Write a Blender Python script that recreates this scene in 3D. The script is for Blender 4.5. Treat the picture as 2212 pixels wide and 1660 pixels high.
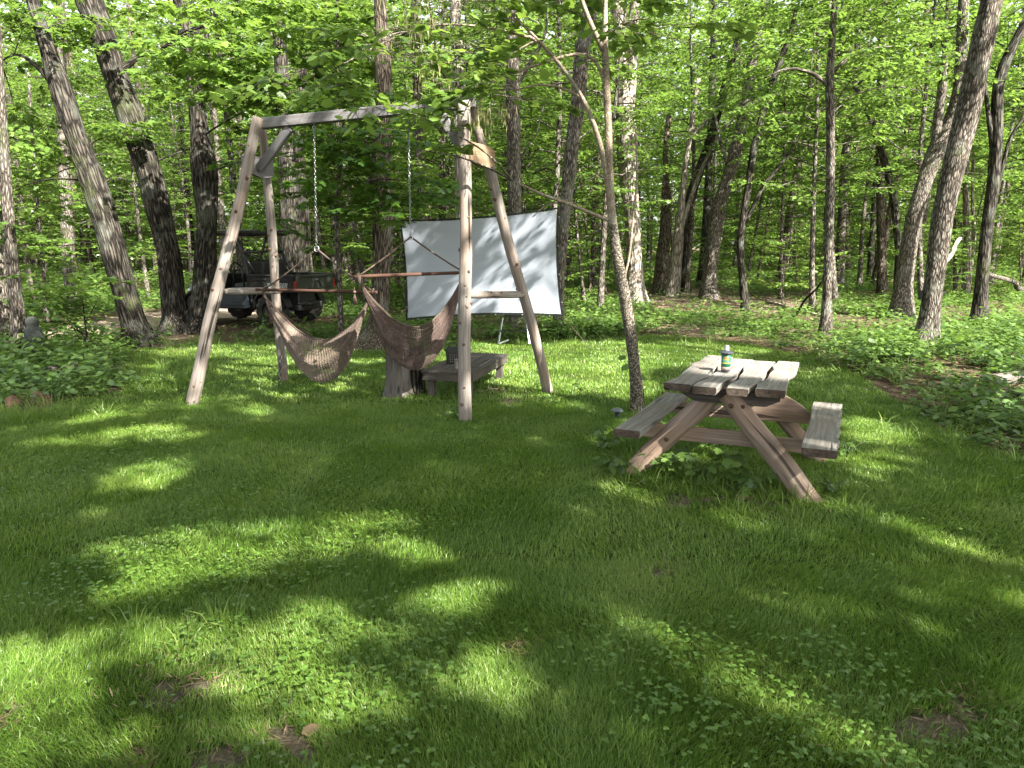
import bpy, math, random
import numpy as np
from mathutils import Vector, noise as mnoise
PI = math.pi; R = math.radians
SC = bpy.context.scene; COL = SC.collection
for o in list(bpy.data.objects): bpy.data.objects.remove(o)

# ------------------------------------------------------------------ camera, sky, sun, exposure
CAM_H = 1.65; PITCH = R(10.8); FP = 1580.0
cam_d = bpy.data.cameras.new('camera'); cam = bpy.data.objects.new('camera', cam_d); COL.objects.link(cam)
cam.location = (0, 0, CAM_H); cam.rotation_euler = (R(90) - PITCH, 0, 0)
cam_d.sensor_width = 36; cam_d.lens = 36 * FP / 2212; cam_d.clip_start = 0.05; cam_d.clip_end = 1500
SC.camera = cam
SUN_EL = R(41); SUN_AZ = R(138)                       # azimuth clockwise from +Y
SUN = np.array([math.cos(SUN_EL) * math.sin(SUN_AZ), math.cos(SUN_EL) * math.cos(SUN_AZ), math.sin(SUN_EL)])
w = bpy.data.worlds.new('World'); SC.world = w; w.use_nodes = True
nt = w.node_tree; bg = nt.nodes['Background']; sky = nt.nodes.new('ShaderNodeTexSky')
sky.sky_type = 'NISHITA'; sky.sun_disc = False; sky.sun_elevation = SUN_EL; sky.sun_rotation = SUN_AZ
sky.dust_density = 3.0; sky.ozone_density = 0.4
hs = nt.nodes.new('ShaderNodeHueSaturation'); hs.inputs['Saturation'].default_value = 0.35      # hazy, nearly white morning sky
nt.links.new(sky.outputs[0], hs.inputs['Color']); nt.links.new(hs.outputs[0], bg.inputs[0]); bg.inputs[1].default_value = 0.09
sd = bpy.data.lights.new('sun', 'SUN'); so = bpy.data.objects.new('sun', sd); COL.objects.link(so)
sd.energy = 5.0; sd.angle = R(0.53); sd.color = (1.0, 0.95, 0.85)
so.rotation_euler = Vector(SUN).to_track_quat('Z', 'Y').to_euler(); so.location = (10, -10, 20)
SC.view_settings.view_transform = 'Standard'; SC.view_settings.look = 'None'
SC.view_settings.exposure = 2.55; SC.view_settings.gamma = 1.0
SC.render.engine = 'CYCLES'
cy = SC.cycles; cy.max_bounces = 7; cy.diffuse_bounces = 4; cy.glossy_bounces = 2; cy.transmission_bounces = 5
cy.transparent_max_bounces = 8; cy.caustics_reflective = False; cy.caustics_refractive = False
cy.sample_clamp_indirect = 6.0; cy.use_denoising = True; cy.use_light_tree = False

# ------------------------------------------------------------------ picture -> place
CP, SP = math.cos(PITCH), math.sin(PITCH)
def ray(px, py):
    y = -(py - 830) / FP
    return np.array([(px - 1106) / FP, CP + y * SP, -SP + y * CP])
def at(px, py, Y):
    r = ray(px, py); t = Y / r[1]
    return np.array([r[0] * t, Y, CAM_H + r[2] * t])
def gd(px, py, z=0.0):
    r = ray(px, py); t = (z - CAM_H) / r[2]
    return np.array([r[0] * t, r[1] * t, z])
def to_px(P):
    P = np.asarray(P, float); x = P[..., 0]; y = P[..., 1]; z = P[..., 2] - CAM_H
    d = y * CP - z * SP; u = y * SP + z * CP
    d = np.where(d < 0.05, 0.05, d)
    return 1106 + FP * x / d, 830 - FP * u / d, d
def mpp(Y): return Y / FP                               # metres per pixel at distance Y

# ------------------------------------------------------------------ small maths
def vnoise(p, s=1.0, seed=0.0):
    return mnoise.noise(Vector((p[0] * s + seed, p[1] * s - seed * 1.7, p[2] * s + seed * .6)))
_rs = np.random.RandomState(5)
_G = _rs.rand(64, 64)
def n2(x, y, s=1.0, ox=0.0):                            # tiling value noise, vectorised
    x = np.asarray(x) * s + ox; y = np.asarray(y) * s + ox * 1.3
    xi = np.floor(x).astype(int); yi = np.floor(y).astype(int); fx = x - xi; fy = y - yi
    fx = fx * fx * (3 - 2 * fx); fy = fy * fy * (3 - 2 * fy)
    a = _G[xi % 64, yi % 64]; b = _G[(xi + 1) % 64, yi % 64]; c = _G[xi % 64, (yi + 1) % 64]; d = _G[(xi + 1) % 64, (yi + 1) % 64]
    return (a * (1 - fx) + b * fx) * (1 - fy) + (c * (1 - fx) + d * fx) * fy
def fbm2(x, y, s=1.0, ox=0.0): return (n2(x, y, s, ox) * .55 + n2(x, y, s * 2.1, ox + 7) * .3 + n2(x, y, s * 4.3, ox + 13) * .15)
def inpoly(x, y, poly):
    x = np.asarray(x); y = np.asarray(y); c = np.zeros(x.shape, bool); n = len(poly)
    for i in range(n):
        x1, y1 = poly[i][:2]; x2, y2 = poly[(i + 1) % n][:2]
        if y1 == y2: continue
        cond = ((y1 > y) != (y2 > y)) & (x < (x2 - x1) * (y - y1) / (y2 - y1) + x1)
        c ^= cond
    return c
def unit(v): v = np.asarray(v, float); return v / (np.linalg.norm(v, axis=-1, keepdims=True) + 1e-9)

def hz(x, y):                                           # ground height
    x = np.asarray(x, float); y = np.asarray(y, float)
    near = (fbm2(x, y, .8) - .5) * .05
    far = (fbm2(x, y, .07, 3) - .5) * 1.2
    k = np.clip((np.hypot(x, y) - 14) / 30, 0, 1)
    return near * (1 - k) + far * k

# ------------------------------------------------------------------ mesh building
def link(name, me, mats, parent=None, smooth=True):
    for m in (mats if isinstance(mats, (list, tuple)) else [mats]): me.materials.append(m)
    if smooth: me.polygons.foreach_set('use_smooth', np.ones(len(me.polygons), bool))
    o = bpy.data.objects.new(name, me); COL.objects.link(o)
    if parent is not None: o.parent = parent
    return o
def tag(o, label=None, cat=None, group=None, kind=None):
    if label: o['label'] = label
    if cat: o['category'] = cat
    if group: o['group'] = group
    if kind: o['kind'] = kind
    return o
def thing(name, label, cat, loc=(0, 0, 0), rz=0.0, group=None):
    o = bpy.data.objects.new(name, None); COL.objects.link(o); o.empty_display_size = .2
    o.location = loc; o.rotation_euler = (0, 0, rz)
    return tag(o, label, cat, group)

class MB:
    def __init__(s): s.v = []; s.f = []; s.g = []; s.mi = []; s.m = 0
    def add(s, vs, fs, gs=None):
        b = len(s.v); s.v += [tuple(map(float, p)) for p in vs]
        s.g += [tuple(map(float, p)) for p in (gs if gs is not None else vs)]
        s.f += [tuple(i + b for i in f) for f in fs]; s.mi += [s.m] * len(fs)
        return s
    capm = None
    def loft(s, rings, cap=True, gr=None, closed=True):
        k = len(rings[0]); vs = [p for r in rings for p in r]; fs = []
        for i in range(len(rings) - 1):
            for j in range(k if closed else k - 1):
                a = i * k + j; b = i * k + (j + 1) % k
                fs.append((a, b, b + k, a + k))
        if cap: fs.append(tuple(range(k - 1, -1, -1))); fs.append(tuple(range((len(rings) - 1) * k, len(rings) * k)))
        s.add(vs, fs, [p for r in gr for p in r] if gr is not None else None)
        if cap and s.capm is not None: s.mi[-1] = s.mi[-2] = s.capm
        return s
    def tube(s, path, rad, seg=8, disp=None, cap=True, seed=0.0, flat=None):
        path = [np.array(p, float) for p in path]; n = len(path)
        if not hasattr(rad, '__len__'): rad = [rad] * n
        T = [unit(path[min(i + 1, n - 1)] - path[max(i - 1, 0)]) for i in range(n)]
        up = np.array([0, 0, 1.]) if abs(T[0][2]) < .9 else np.array([0, 1., 0]); N = unit(np.cross(T[0], up))
        rings = []; gr = []; L = seed * 10
        for i in range(n):
            N = unit(N - T[i] * np.dot(N, T[i])); B = np.cross(T[i], N)
            if i: L += np.linalg.norm(path[i] - path[i - 1])
            rg = []; gg = []
            for j in range(seg):
                a = 2 * PI * j / seg; c, d = math.cos(a), math.sin(a); r = rad[i]
                if disp: r = r * (1 + disp(c, d, L, seed))
                e = (1.0, 1.0) if flat is None else flat
                rg.append(path[i] + (N * c * e[0] + B * d * e[1]) * r); gg.append((c * rad[i] + seed, d * rad[i], L))
            rings.append(rg); gr.append(gg)
        return s.loft(rings, cap, gr)
    def box(s, c, size, rot=None, gaxis=0, bev=0.0):
        c = np.array(c, float); hx, hy, hz_ = [q / 2 for q in size]; Rm = np.eye(3) if rot is None else np.array(rot, float)   # rows = local axes
        b = min(bev, hx * .9, hy * .9, hz_ * .9)
        if b <= 0:
            P = [(x, y, z) for x in (-hx, hx) for y in (-hy, hy) for z in (-hz_, hz_)]
            F = [(0, 1, 3, 2), (4, 6, 7, 5), (0, 4, 5, 1), (2, 3, 7, 6), (0, 2, 6, 4), (1, 5, 7, 3)]
        else:
            prof = [(-hx + b, -hy), (hx - b, -hy), (hx, -hy + b), (hx, hy - b), (hx - b, hy), (-hx + b, hy), (-hx, hy - b), (-hx, -hy + b)]
            P = []
            for z, k in ((-hz_, b), (-hz_ + b, 0), (hz_ - b, 0), (hz_, b)):
                for x, y in prof: P.append((x - math.copysign(k, x) * (abs(x) > hx - b - 1e-6) * 1.0, y - math.copysign(k, y) * (abs(y) > hy - b - 1e-6), z))
            F = [(i * 8 + j, i * 8 + (j + 1) % 8, (i + 1) * 8 + (j + 1) % 8, (i + 1) * 8 + j) for i in range(3) for j in range(8)]
            F += [tuple(range(7, -1, -1)), tuple(range(24, 32))]
        P = np.array(P); order = [(1, 2, 0), (2, 0, 1), (0, 1, 2)][gaxis]
        off = c * 3.7
        s.add(P @ Rm + c, F, P[:, order] + off[list(order)]); return s
    def lathe(s, prof, c=(0, 0, 0), seg=24, disp=None):
        c = np.array(c, float)
        rings = []
        for r, z in prof:
            rings.append([c + np.array([math.cos(2 * PI * j / seg) * r, math.sin(2 * PI * j / seg) * r, z]) for j in range(seg)])
        return s.loft(rings, True)
    def build(s, name, mats, parent=None, smooth=False):
        me = bpy.data.meshes.new(name); me.from_pydata(s.v, [], s.f); me.update()
        a = me.attributes.new('gr', 'FLOAT_VECTOR', 'POINT'); a.data.foreach_set('vector', np.array(s.g, np.float32).ravel())
        if any(s.mi): me.polygons.foreach_set('material_index', np.array(s.mi, np.int32))
        o = link(name, me, mats, parent, smooth)
        return o

def rotm(xa, za=(0, 0, 1)):                             # rows: local x, y, z
    x = unit(xa); z = np.array(za, float); z = unit(z - x * np.dot(x, z)); return np.array([x, np.cross(z, x), z])

def fast_mesh(name, V, faces_k, F, attrs=None):
    """V (n,3); F list of (array (m,k)) index arrays"""
    me = bpy.data.meshes.new(name); V = np.asarray(V, np.float32)
    me.vertices.add(len(V)); me.vertices.foreach_set('co', V.ravel())
    loops = np.concatenate([f.ravel() for f in F]).astype(np.int32)
    tot = np.concatenate([np.full(len(f), f.shape[1], np.int32) for f in F])
    start = np.concatenate([[0], np.cumsum(tot)[:-1]]).astype(np.int32)
    me.loops.add(len(loops)); me.loops.foreach_set('vertex_index', loops)
    me.polygons.add(len(tot)); me.polygons.foreach_set('loop_start', start); me.polygons.foreach_set('loop_total', tot)
    for k, v in (attrs or {}).items():
        v = np.asarray(v, np.float32)
        if v.ndim == 1: me.attributes.new(k, 'FLOAT', 'POINT').data.foreach_set('value', v)
        else: me.attributes.new(k, 'FLOAT_VECTOR', 'POINT').data.foreach_set('vector', v.ravel())
    me.update(calc_edges=True)
    return me

LEAF = {
 'quad': (np.array([(0, 0, 0), (.42, .30, -.06), (1, 0, -.12), (.42, -.30, -.06)]), [(0, 1, 2), (0, 2, 3)]),
 'ovate': (np.array([(0, 0, 0), (.22, .27, -.05), (.62, .27, -.08), (1, 0, -.16), (.62, -.27, -.08), (.22, -.27, -.05)]), [(0, 1, 2, 3), (0, 3, 4, 5)]),
 'round': (np.array([(0, 0, 0), (.12, .36, -.04), (.6, .40, -.07), (1, 0, -.12), (.6, -.40, -.07), (.12, -.36, -.04)]), [(0, 1, 2, 3), (0, 3, 4, 5)]),
 'maple': (np.array([(0, 0, 0), (-.04, .30, -.04), (.20, .26, -.02), (.42, .56, -.1), (.48, .20, -.03), (.72, .26, -.08), (1, 0, -.14), (.72, -.26, -.08), (.48, -.20, -.03), (.42, -.56, -.1), (.20, -.26, -.02), (-.04, -.30, -.04)]),
           [(0, 1, 2, 3, 4), (0, 4, 5, 6), (0, 6, 7, 8), (0, 8, 9, 10, 11)]),
 'pod': (np.array([(0, 0, 0), (.5, .06, 0), (1, 0, 0), (.5, -.06, 0)]), [(0, 1, 2), (0, 2, 3)]),
}
def leaves_geo(P, A, N, S, shape):
    """P base points, A axis dirs, N normals, S sizes -> V, [F]"""
    tv, tf = LEAF[shape]; A = unit(A); N = unit(N - A * np.sum(A * N, 1, keepdims=True)); B = np.cross(N, A); n = len(P); k = len(tv)
    V = (P[:, None, :] + (A[:, None, :] * tv[None, :, 0:1] + B[:, None, :] * tv[None, :, 1:2] + N[:, None, :] * tv[None, :, 2:3]) * S[:, None, None]).reshape(-1, 3)
    base = (np.arange(n) * k)[:, None]
    Fd = {}
    for f in tf: Fd.setdefault(len(f), []).append(base + np.array(f)[None, :])
    return V, [np.concatenate(v) for v in Fd.values()], k
def leaves_mesh(name, P, A, N, S, shape, rng, gradient=None):
    V, F, k = leaves_geo(P, A, N, S, shape)
    r = rng.rand(len(P)) if gradient is None else gradient
    return fast_mesh(name, V, k, F, {'rnd': np.repeat(r, k)})

# ------------------------------------------------------------------ materials
def new_mat(name):
    m = bpy.data.materials.new(name); m.use_nodes = True; t = m.node_tree
    for n in list(t.nodes): t.nodes.remove(n)
    out = t.nodes.new('ShaderNodeOutputMaterial'); return m, t, out
def nd(t, typ, **kw):
    n = t.nodes.new(typ)
    for k, v in kw.items():
        if k.startswith('i_'): n.inputs[k[2:].replace('_', ' ')].default_value = v
        else: setattr(n, k, v)
    return n
def ramp(t, fac, stops):
    r = nd(t, 'ShaderNodeValToRGB'); e = r.color_ramp.elements
    while len(e) < len(stops): e.new(0.5)
    for q, (p, c) in zip(e, stops): q.position = p; q.color = (*c, 1) if len(c) == 3 else c
    t.links.new(fac, r.inputs[0]); return r
def mapped(t, src, scale):
    mp = nd(t, 'ShaderNodeMapping'); mp.inputs['Scale'].default_value = scale; t.links.new(src, mp.inputs[0]); return mp.outputs[0]
def noise(t, vec, scale, detail=4, rough=.6, dist=0.0):
    n = nd(t, 'ShaderNodeTexNoise'); n.inputs['Scale'].default_value = scale; n.inputs['Detail'].default_value = detail
    n.inputs['Roughness'].default_value = rough; n.inputs['Distortion'].default_value = dist
    if vec is not None: t.links.new(vec, n.inputs['Vector'])
    return n.outputs['Fac']
def bsdf(t, out, rough=.7, spec=.3):
    b = nd(t, 'ShaderNodeBsdfPrincipled'); b.inputs['Roughness'].default_value = rough; b.inputs['Specular IOR Level'].default_value = spec
    t.links.new(b.outputs[0], out.inputs[0]); return b
def bump(t, b, h, strength=.5, dist=.01):
    n = nd(t, 'ShaderNodeBump'); n.inputs['Strength'].default_value = strength; n.inputs['Distance'].default_value = dist
    t.links.new(h, n.inputs['Height']); t.links.new(n.outputs[0], b.inputs['Normal']); return n
def mixc(t, fac, a, b, mode='MIX'):
    m = nd(t, 'ShaderNodeMix', data_type='RGBA', blend_type=mode)
    if isinstance(fac, float): m.inputs[0].default_value = fac
    else: t.links.new(fac, m.inputs[0])
    for i, q in ((6, a), (7, b)):
        if isinstance(q, tuple): m.inputs[i].default_value = (*q, 1)
        else: t.links.new(q, m.inputs[i])
    return m.outputs[2]
def mth(t, op, a, b=0.0):
    m = nd(t, 'ShaderNodeMath', operation=op)
    for i, q in ((0, a), (1, b)):
        if isinstance(q, (int, float)): m.inputs[i].default_value = q
        else: t.links.new(q, m.inputs[i])
    return m.outputs[0]

def plain(name, col, rough=.5, metal=0.0, spec=.4, var=.15, bmp=0.0):
    m, t, out = new_mat(name); b = bsdf(t, out, rough, spec); b.inputs['Metallic'].default_value = metal
    tc = nd(t, 'ShaderNodeTexCoord').outputs['Object']; n = noise(t, tc, 14, 5, .65)
    lo = tuple(c * (1 - var) for c in col); hi = tuple(min(1, c * (1 + var)) for c in col)
    r = ramp(t, n, [(.3, lo), (.7, hi)]); t.links.new(r.outputs[0], b.inputs['Base Color'])
    if bmp: bump(t, b, n, bmp, .01)
    return m
def leaf_mat(name, lo, mid, hi, trans=(.22, .36, .03), tw=.5, gloss=.06, nscale=.35):
    m, t, out = new_mat(name)
    a = nd(t, 'ShaderNodeAttribute', attribute_name='rnd'); geo = nd(t, 'ShaderNodeNewGeometry')
    n = noise(t, geo.outputs['Position'], nscale, 2, .5)
    f = mth(t, 'ADD', mth(t, 'MULTIPLY', a.outputs['Fac'], .6), mth(t, 'MULTIPLY', n, .4))
    r = ramp(t, f, [(.15, lo), (.5, mid), (.85, hi)])
    d = nd(t, 'ShaderNodeBsdfDiffuse'); t.links.new(r.outputs[0], d.inputs[0])
    tr = nd(t, 'ShaderNodeBsdfTranslucent'); tcol = mixc(t, .65, r.outputs[0], trans); t.links.new(tcol, tr.inputs[0])
    g = nd(t, 'ShaderNodeBsdfGlossy'); g.inputs['Roughness'].default_value = .38; g.inputs[0].default_value = (.9, .95, .9, 1)
    m1 = nd(t, 'ShaderNodeMixShader'); m1.inputs[0].default_value = tw; t.links.new(d.outputs[0], m1.inputs[1]); t.links.new(tr.outputs[0], m1.inputs[2])
    m2 = nd(t, 'ShaderNodeMixShader'); m2.inputs[0].default_value = gloss; t.links.new(m1.outputs[0], m2.inputs[1]); t.links.new(g.outputs[0], m2.inputs[2])
    t.links.new(m2.outputs[0], out.inputs[0]); return m
def bark_mat(name, dark, mid, light, lichen=.3, fs=38, stretch=.22, bst=.9, split=None):
    m, t, out = new_mat(name); b = bsdf(t, out, .9, .15)
    g = nd(t, 'ShaderNodeAttribute', attribute_name='gr').outputs['Vector']
    v = mapped(t, g, (1, 1, stretch))
    n1 = noise(t, v, fs, 5, .7, .6)
    vo = nd(t, 'ShaderNodeTexVoronoi', feature='DISTANCE_TO_EDGE'); vo.inputs['Scale'].default_value = fs * .8; vo.inputs['Randomness'].default_value = 1
    wv = nd(t, 'ShaderNodeVectorMath', operation='ADD'); t.links.new(v, wv.inputs[0])
    nz = nd(t, 'ShaderNodeTexNoise'); nz.inputs['Scale'].default_value = 14; t.links.new(v, nz.inputs['Vector'])
    sc = nd(t, 'ShaderNodeVectorMath', operation='SCALE'); sc.inputs['Scale'].default_value = .05; t.links.new(nz.outputs['Color'], sc.inputs[0]); t.links.new(sc.outputs[0], wv.inputs[1])
    t.links.new(wv.outputs[0], vo.inputs['Vector'])
    crack = ramp(t, vo.outputs['Distance'], [(0, (0, 0, 0)), (.28, (1, 1, 1))])
    h = mth(t, 'MULTIPLY', n1, crack.outputs[0])
    c = ramp(t, h, [(.05, dark), (.32, mid), (.62, light)])
    big = noise(t, g, 3.5, 3, .6)
    li = ramp(t, big, [(.52, (0, 0, 0)), (.66, (lichen,) * 3)])
    cc = mixc(t, li.outputs[0], c.outputs[0], (.30, .32, .27))
    ms = ramp(t, noise(t, g, 1.7, 5, .7), [(.56, (0, 0, 0)), (.68, (.55,) * 3)]); cc = mixc(t, ms.outputs[0], cc, (.06, .075, .028))
    if split is not None:
        sp = nd(t, 'ShaderNodeSeparateXYZ'); t.links.new(g, sp.inputs[0]); zz = mth(t, 'ADD', mth(t, 'SUBTRACT', sp.outputs[2], split[0]), mth(t, 'MULTIPLY', mth(t, 'SUBTRACT', big, .5), .8))
        mk = mth(t, 'LESS_THAN', zz, split[1]); mot = ramp(t, noise(t, g, 55, 4, .8), [(.42, (.018, .015, .012)), (.52, (.09, .075, .055)), (.62, (.30, .28, .24))]); cc = mixc(t, mk, cc, mot.outputs[0])
    t.links.new(cc, b.inputs['Base Color']); bump(t, b, h, bst, .02); return m
def wood_mat(name, lo, mid, hi, warm=(.35, .2, .13), warmth=.35, sc=1.0, crack=.5):
    m, t, out = new_mat(name); b = bsdf(t, out, .8, .2)
    g = nd(t, 'ShaderNodeAttribute', attribute_name='gr').outputs['Vector']
    v = mapped(t, g, (1, 1, .06)); n1 = noise(t, v, 60 * sc, 5, .65, .4); v2 = mapped(t, g, (1, 1, .03)); n2_ = noise(t, v2, 130 * sc, 3, .7)
    f = mth(t, 'ADD', mth(t, 'MULTIPLY', n1, .6), mth(t, 'MULTIPLY', n2_, .4))
    c = ramp(t, f, [(.3, lo), (.5, mid), (.68, hi)])
    wz = ramp(t, noise(t, mapped(t, g, (1, 1, .5)), 4, 3, .6), [(.42, (0, 0, 0)), (.68, (warmth,) * 3)])
    c2 = mixc(t, wz.outputs[0], c.outputs[0], warm)
    ck = ramp(t, noise(t, mapped(t, g, (1, 1, .045)), 34 * sc, 2, .5), [(.30, (1, 1, 1)), (.36, (0, 0, 0))])
    ckf = mth(t, 'MULTIPLY', ck.outputs[0], crack); c3 = mixc(t, ckf, c2, tuple(x * .25 for x in lo))
    t.links.new(c3, b.inputs['Base Color'])
    hh = mth(t, 'SUBTRACT', f, mth(t, 'MULTIPLY', ck.outputs[0], .5)); bump(t, b, hh, .6, .006); return m

M = {}
M['leaf_mid'] = leaf_mat('leaf_mid', (.055, .11, .020), (.10, .18, .030), (.16, .26, .05), (.23, .36, .055), gloss=.04)
M['leaf_bright'] = leaf_mat('leaf_bright', (.07, .14, .022), (.12, .21, .034), (.19, .30, .06), (.28, .42, .06))
M['leaf_deep'] = leaf_mat('leaf_deep', (.035, .09, .015), (.055, .13, .018), (.09, .18, .025))
M['herb'] = leaf_mat('herb', (.048, .10, .022), (.09, .16, .034), (.16, .25, .06), (.2, .34, .04), .4)
M['grassblade'] = leaf_mat('grassblade', (.051, .108, .016), (.115, .205, .028), (.31, .385, .105), (.22, .37, .055), .38, .025, 1.3)
M['clover'] = leaf_mat('clover', (.055, .12, .014), (.09, .175, .022), (.14, .235, .04), (.2, .34, .05), .35)
M['pod'] = leaf_mat('pod', (.16, .15, .06), (.22, .2, .08), (.3, .27, .11), (.3, .28, .1), .4)
M['bark_dark'] = bark_mat('bark_dark', (.006, .005, .004), (.036, .031, .025), (.10, .088, .074), .16, 30, .13, 1.0)
M['bark_grey'] = bark_mat('bark_grey', (.025, .021, .017), (.125, .106, .088), (.27, .24, .205), .25, 42, .22, 1.0)
M['bark_brown'] = bark_mat('bark_brown', (.018, .014, .010), (.115, .09, .07), (.24, .195, .155), .2, 46, .12, 1.0)
M['bark_pale'] = bark_mat('bark_pale', (.08, .065, .055), (.30, .26, .22), (.50, .45, .40), .1, 30, .12, .8)
M['bark_tan'] = bark_mat('bark_tan', (.15, .12, .09), (.25, .205, .155), (.33, .28, .22), .5, 60, .6, .25, split=(270.0, 2.25))
M['log'] = wood_mat('log', (.085, .074, .065), (.215, .19, .17), (.37, .335, .30), (.25, .165, .115), .5, .6, .95)
M['beam'] = wood_mat('beam', (.085, .083, .085), (.15, .146, .148), (.22, .213, .215), (.17, .14, .12), .25, 1.0, .7)
M['gusset'] = wood_mat('gusset', (.12, .08, .05), (.22, .155, .1), (.31, .23, .16), (.25, .16, .09), .5, .8, .7)
M['plank'] = wood_mat('plank', (.085, .082, .076), (.20, .192, .175), (.34, .325, .30), (.22, .15, .11), .35, .6, .95)
M['plank_red'] = wood_mat('plank_red', (.10, .075, .06), (.22, .165, .13), (.34, .265, .215), (.25, .15, .095), .5, .6, .8)
M['endgrain'] = wood_mat('endgrain', (.025, .02, .016), (.065, .05, .04), (.12, .098, .08), (.1, .06, .04), .4, .5, .8); M['knot'] = plain('knot', (.10, .065, .045), .9, 0, .1, .5, .5)
M['oldwood'] = wood_mat('oldwood', (.022, .019, .017), (.058, .051, .045), (.11, .098, .087), (.16, .12, .1), .3, 1, .7)
M['stumpwood'] = wood_mat('stumpwood', (.05, .046, .042), (.11, .10, .09), (.19, .175, .16), (.10, .065, .05), .4, .7, .8)
M['blackp'] = plain('blackp', (.012, .012, .013), .45, 0, .4)
M['utvblack'] = plain('utvblack', (.013, .013, .0135), .42, 0, .5, .3)
M['utvgreen'] = plain('utvgreen', (.022, .025, .020), .38, 0, .5, .2)
M['utvblue'] = plain('utvblue', (.09, .11, .125), .3, 0, .5, .15)
M['utvdoor'] = plain('utvdoor', (.026, .034, .041), .5, 0, .4, .2)
M['tyre'] = plain('tyre', (.028, .026, .023), .9, 0, .2, .4, .5)
M['steel'] = plain('steel', (.45, .46, .48), .35, 1.0, .5)
M['chrome'] = plain('chrome', (.3, .3, .3), .4, 1.0, .5)
M['alu'] = plain('alu', (.3, .3, .31), .4, .6, .5)
M['red'] = plain('red', (.12, .004, .005), .25, 0, .5)
M['rope'] = plain('rope', (.09, .068, .055), .9, 0, .1, .3)
M['tassel'] = plain('tassel', (.12, .08, .07), .95, 0, .1, .3)
M['barwood'] = wood_mat('barwood', (.025, .014, .010), (.055, .028, .020), (.09, .05, .036), (.06, .024, .016), .3, 1, .2)
M['stone'] = plain('stone', (.065, .07, .062), .95, 0, .1, .5, .9)
M['rock'] = plain('rock', (.13, .08, .055), .95, 0, .1, .5, .9)
M['greybox'] = plain('greybox', (.05, .05, .045), .7, 0, .2, .3)
M['solar'] = plain('solar', (.12, .14, .16), .3, .2, .5)
M['can'] = plain('can', (.30, .29, .27), .45, .5, .4, .4)
M['lettering'] = plain('lettering', (.30, .30, .29), .5)
M['white'] = plain('white', (.7, .7, .68), .5)
M['orange'] = plain('orange', (.75, .16, .04), .6)
M['label_green'] = plain('label_green', (.015, .14, .075), .45)
M['label_yellow'] = plain('label_yellow', (.6, .55, .05), .5)
M['label_pale'] = plain('label_pale', (.25, .50, .40), .5)
M['label_pink'] = plain('label_pink', (.30, .21, .19), .5)
M['cap_grey'] = plain('cap_grey', (.28, .28, .295), .4)
M['collar'] = plain('collar', (.05, .055, .065), .4)
M['litter'] = leaf_mat('litter', (.12, .08, .045), (.22, .15, .09), (.34, .25, .17), (.2, .13, .07), .15, .03)
def screen_mat():
    m, t, out = new_mat('screen_cloth'); b = nd(t, 'ShaderNodeBsdfDiffuse'); tr = nd(t, 'ShaderNodeBsdfTranslucent')
    b.inputs[0].default_value = (.34, .37, .43, 1); tr.inputs[0].default_value = (.5, .5, .5, 1)
    mx = nd(t, 'ShaderNodeMixShader'); mx.inputs[0].default_value = .06
    t.links.new(b.outputs[0], mx.inputs[1]); t.links.new(tr.outputs[0], mx.inputs[2]); t.links.new(mx.outputs[0], out.inputs[0]); return m
M['screen'] = screen_mat()
def ground_mat():
    m, t, out = new_mat('ground'); b = bsdf(t, out, .95, .1)
    pos = nd(t, 'ShaderNodeNewGeometry').outputs['Position']
    z = nd(t, 'ShaderNodeAttribute', attribute_name='zone').outputs['Vector']; sp = nd(t, 'ShaderNodeSeparateXYZ'); t.links.new(z, sp.inputs[0])
    n1 = noise(t, pos, 9, 6, .7); n2_ = noise(t, pos, 60, 4, .7); n3 = noise(t, pos, 1.1, 4, .6)
    lawn = ramp(t, n2_, [(.3, (.020, .030, .010)), (.7, (.06, .085, .02))])
    soil = ramp(t, n2_, [(.3, (.09, .07, .05)), (.55, (.17, .135, .10)), (.75, (.28, .23, .175))])
    forest = ramp(t, mth(t, 'ADD', mth(t, 'MULTIPLY', n1, .5), mth(t, 'MULTIPLY', n2_, .5)), [(.3, (.035, .028, .018)), (.5, (.09, .065, .042)), (.7, (.2, .15, .1))])
    path = ramp(t, n2_, [(.3, (.16, .12, .085)), (.7, (.36, .28, .21))])
    c = mixc(t, sp.outputs[0], forest.outputs[0], lawn.outputs[0]); c = mixc(t, sp.outputs[1], c, soil.outputs[0]); c = mixc(t, sp.outputs[2], c, path.outputs[0])
    t.links.new(c, b.inputs['Base Color']); bump(t, b, n2_, .8, .03); return m
M['ground'] = ground_mat()
def pathm():
    m, t, out = new_mat('path'); b = bsdf(t, out, .95, .1); pos = nd(t, 'ShaderNodeNewGeometry').outputs['Position']
    n2_ = noise(t, pos, 30, 6, .75); c = ramp(t, n2_, [(.3, (.14, .10, .075)), (.5, (.27, .205, .16)), (.7, (.42, .34, .27))])
    t.links.new(c.outputs[0], b.inputs['Base Color']); bump(t, b, n2_, .8, .03); return m
M['path'] = pathm()

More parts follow.
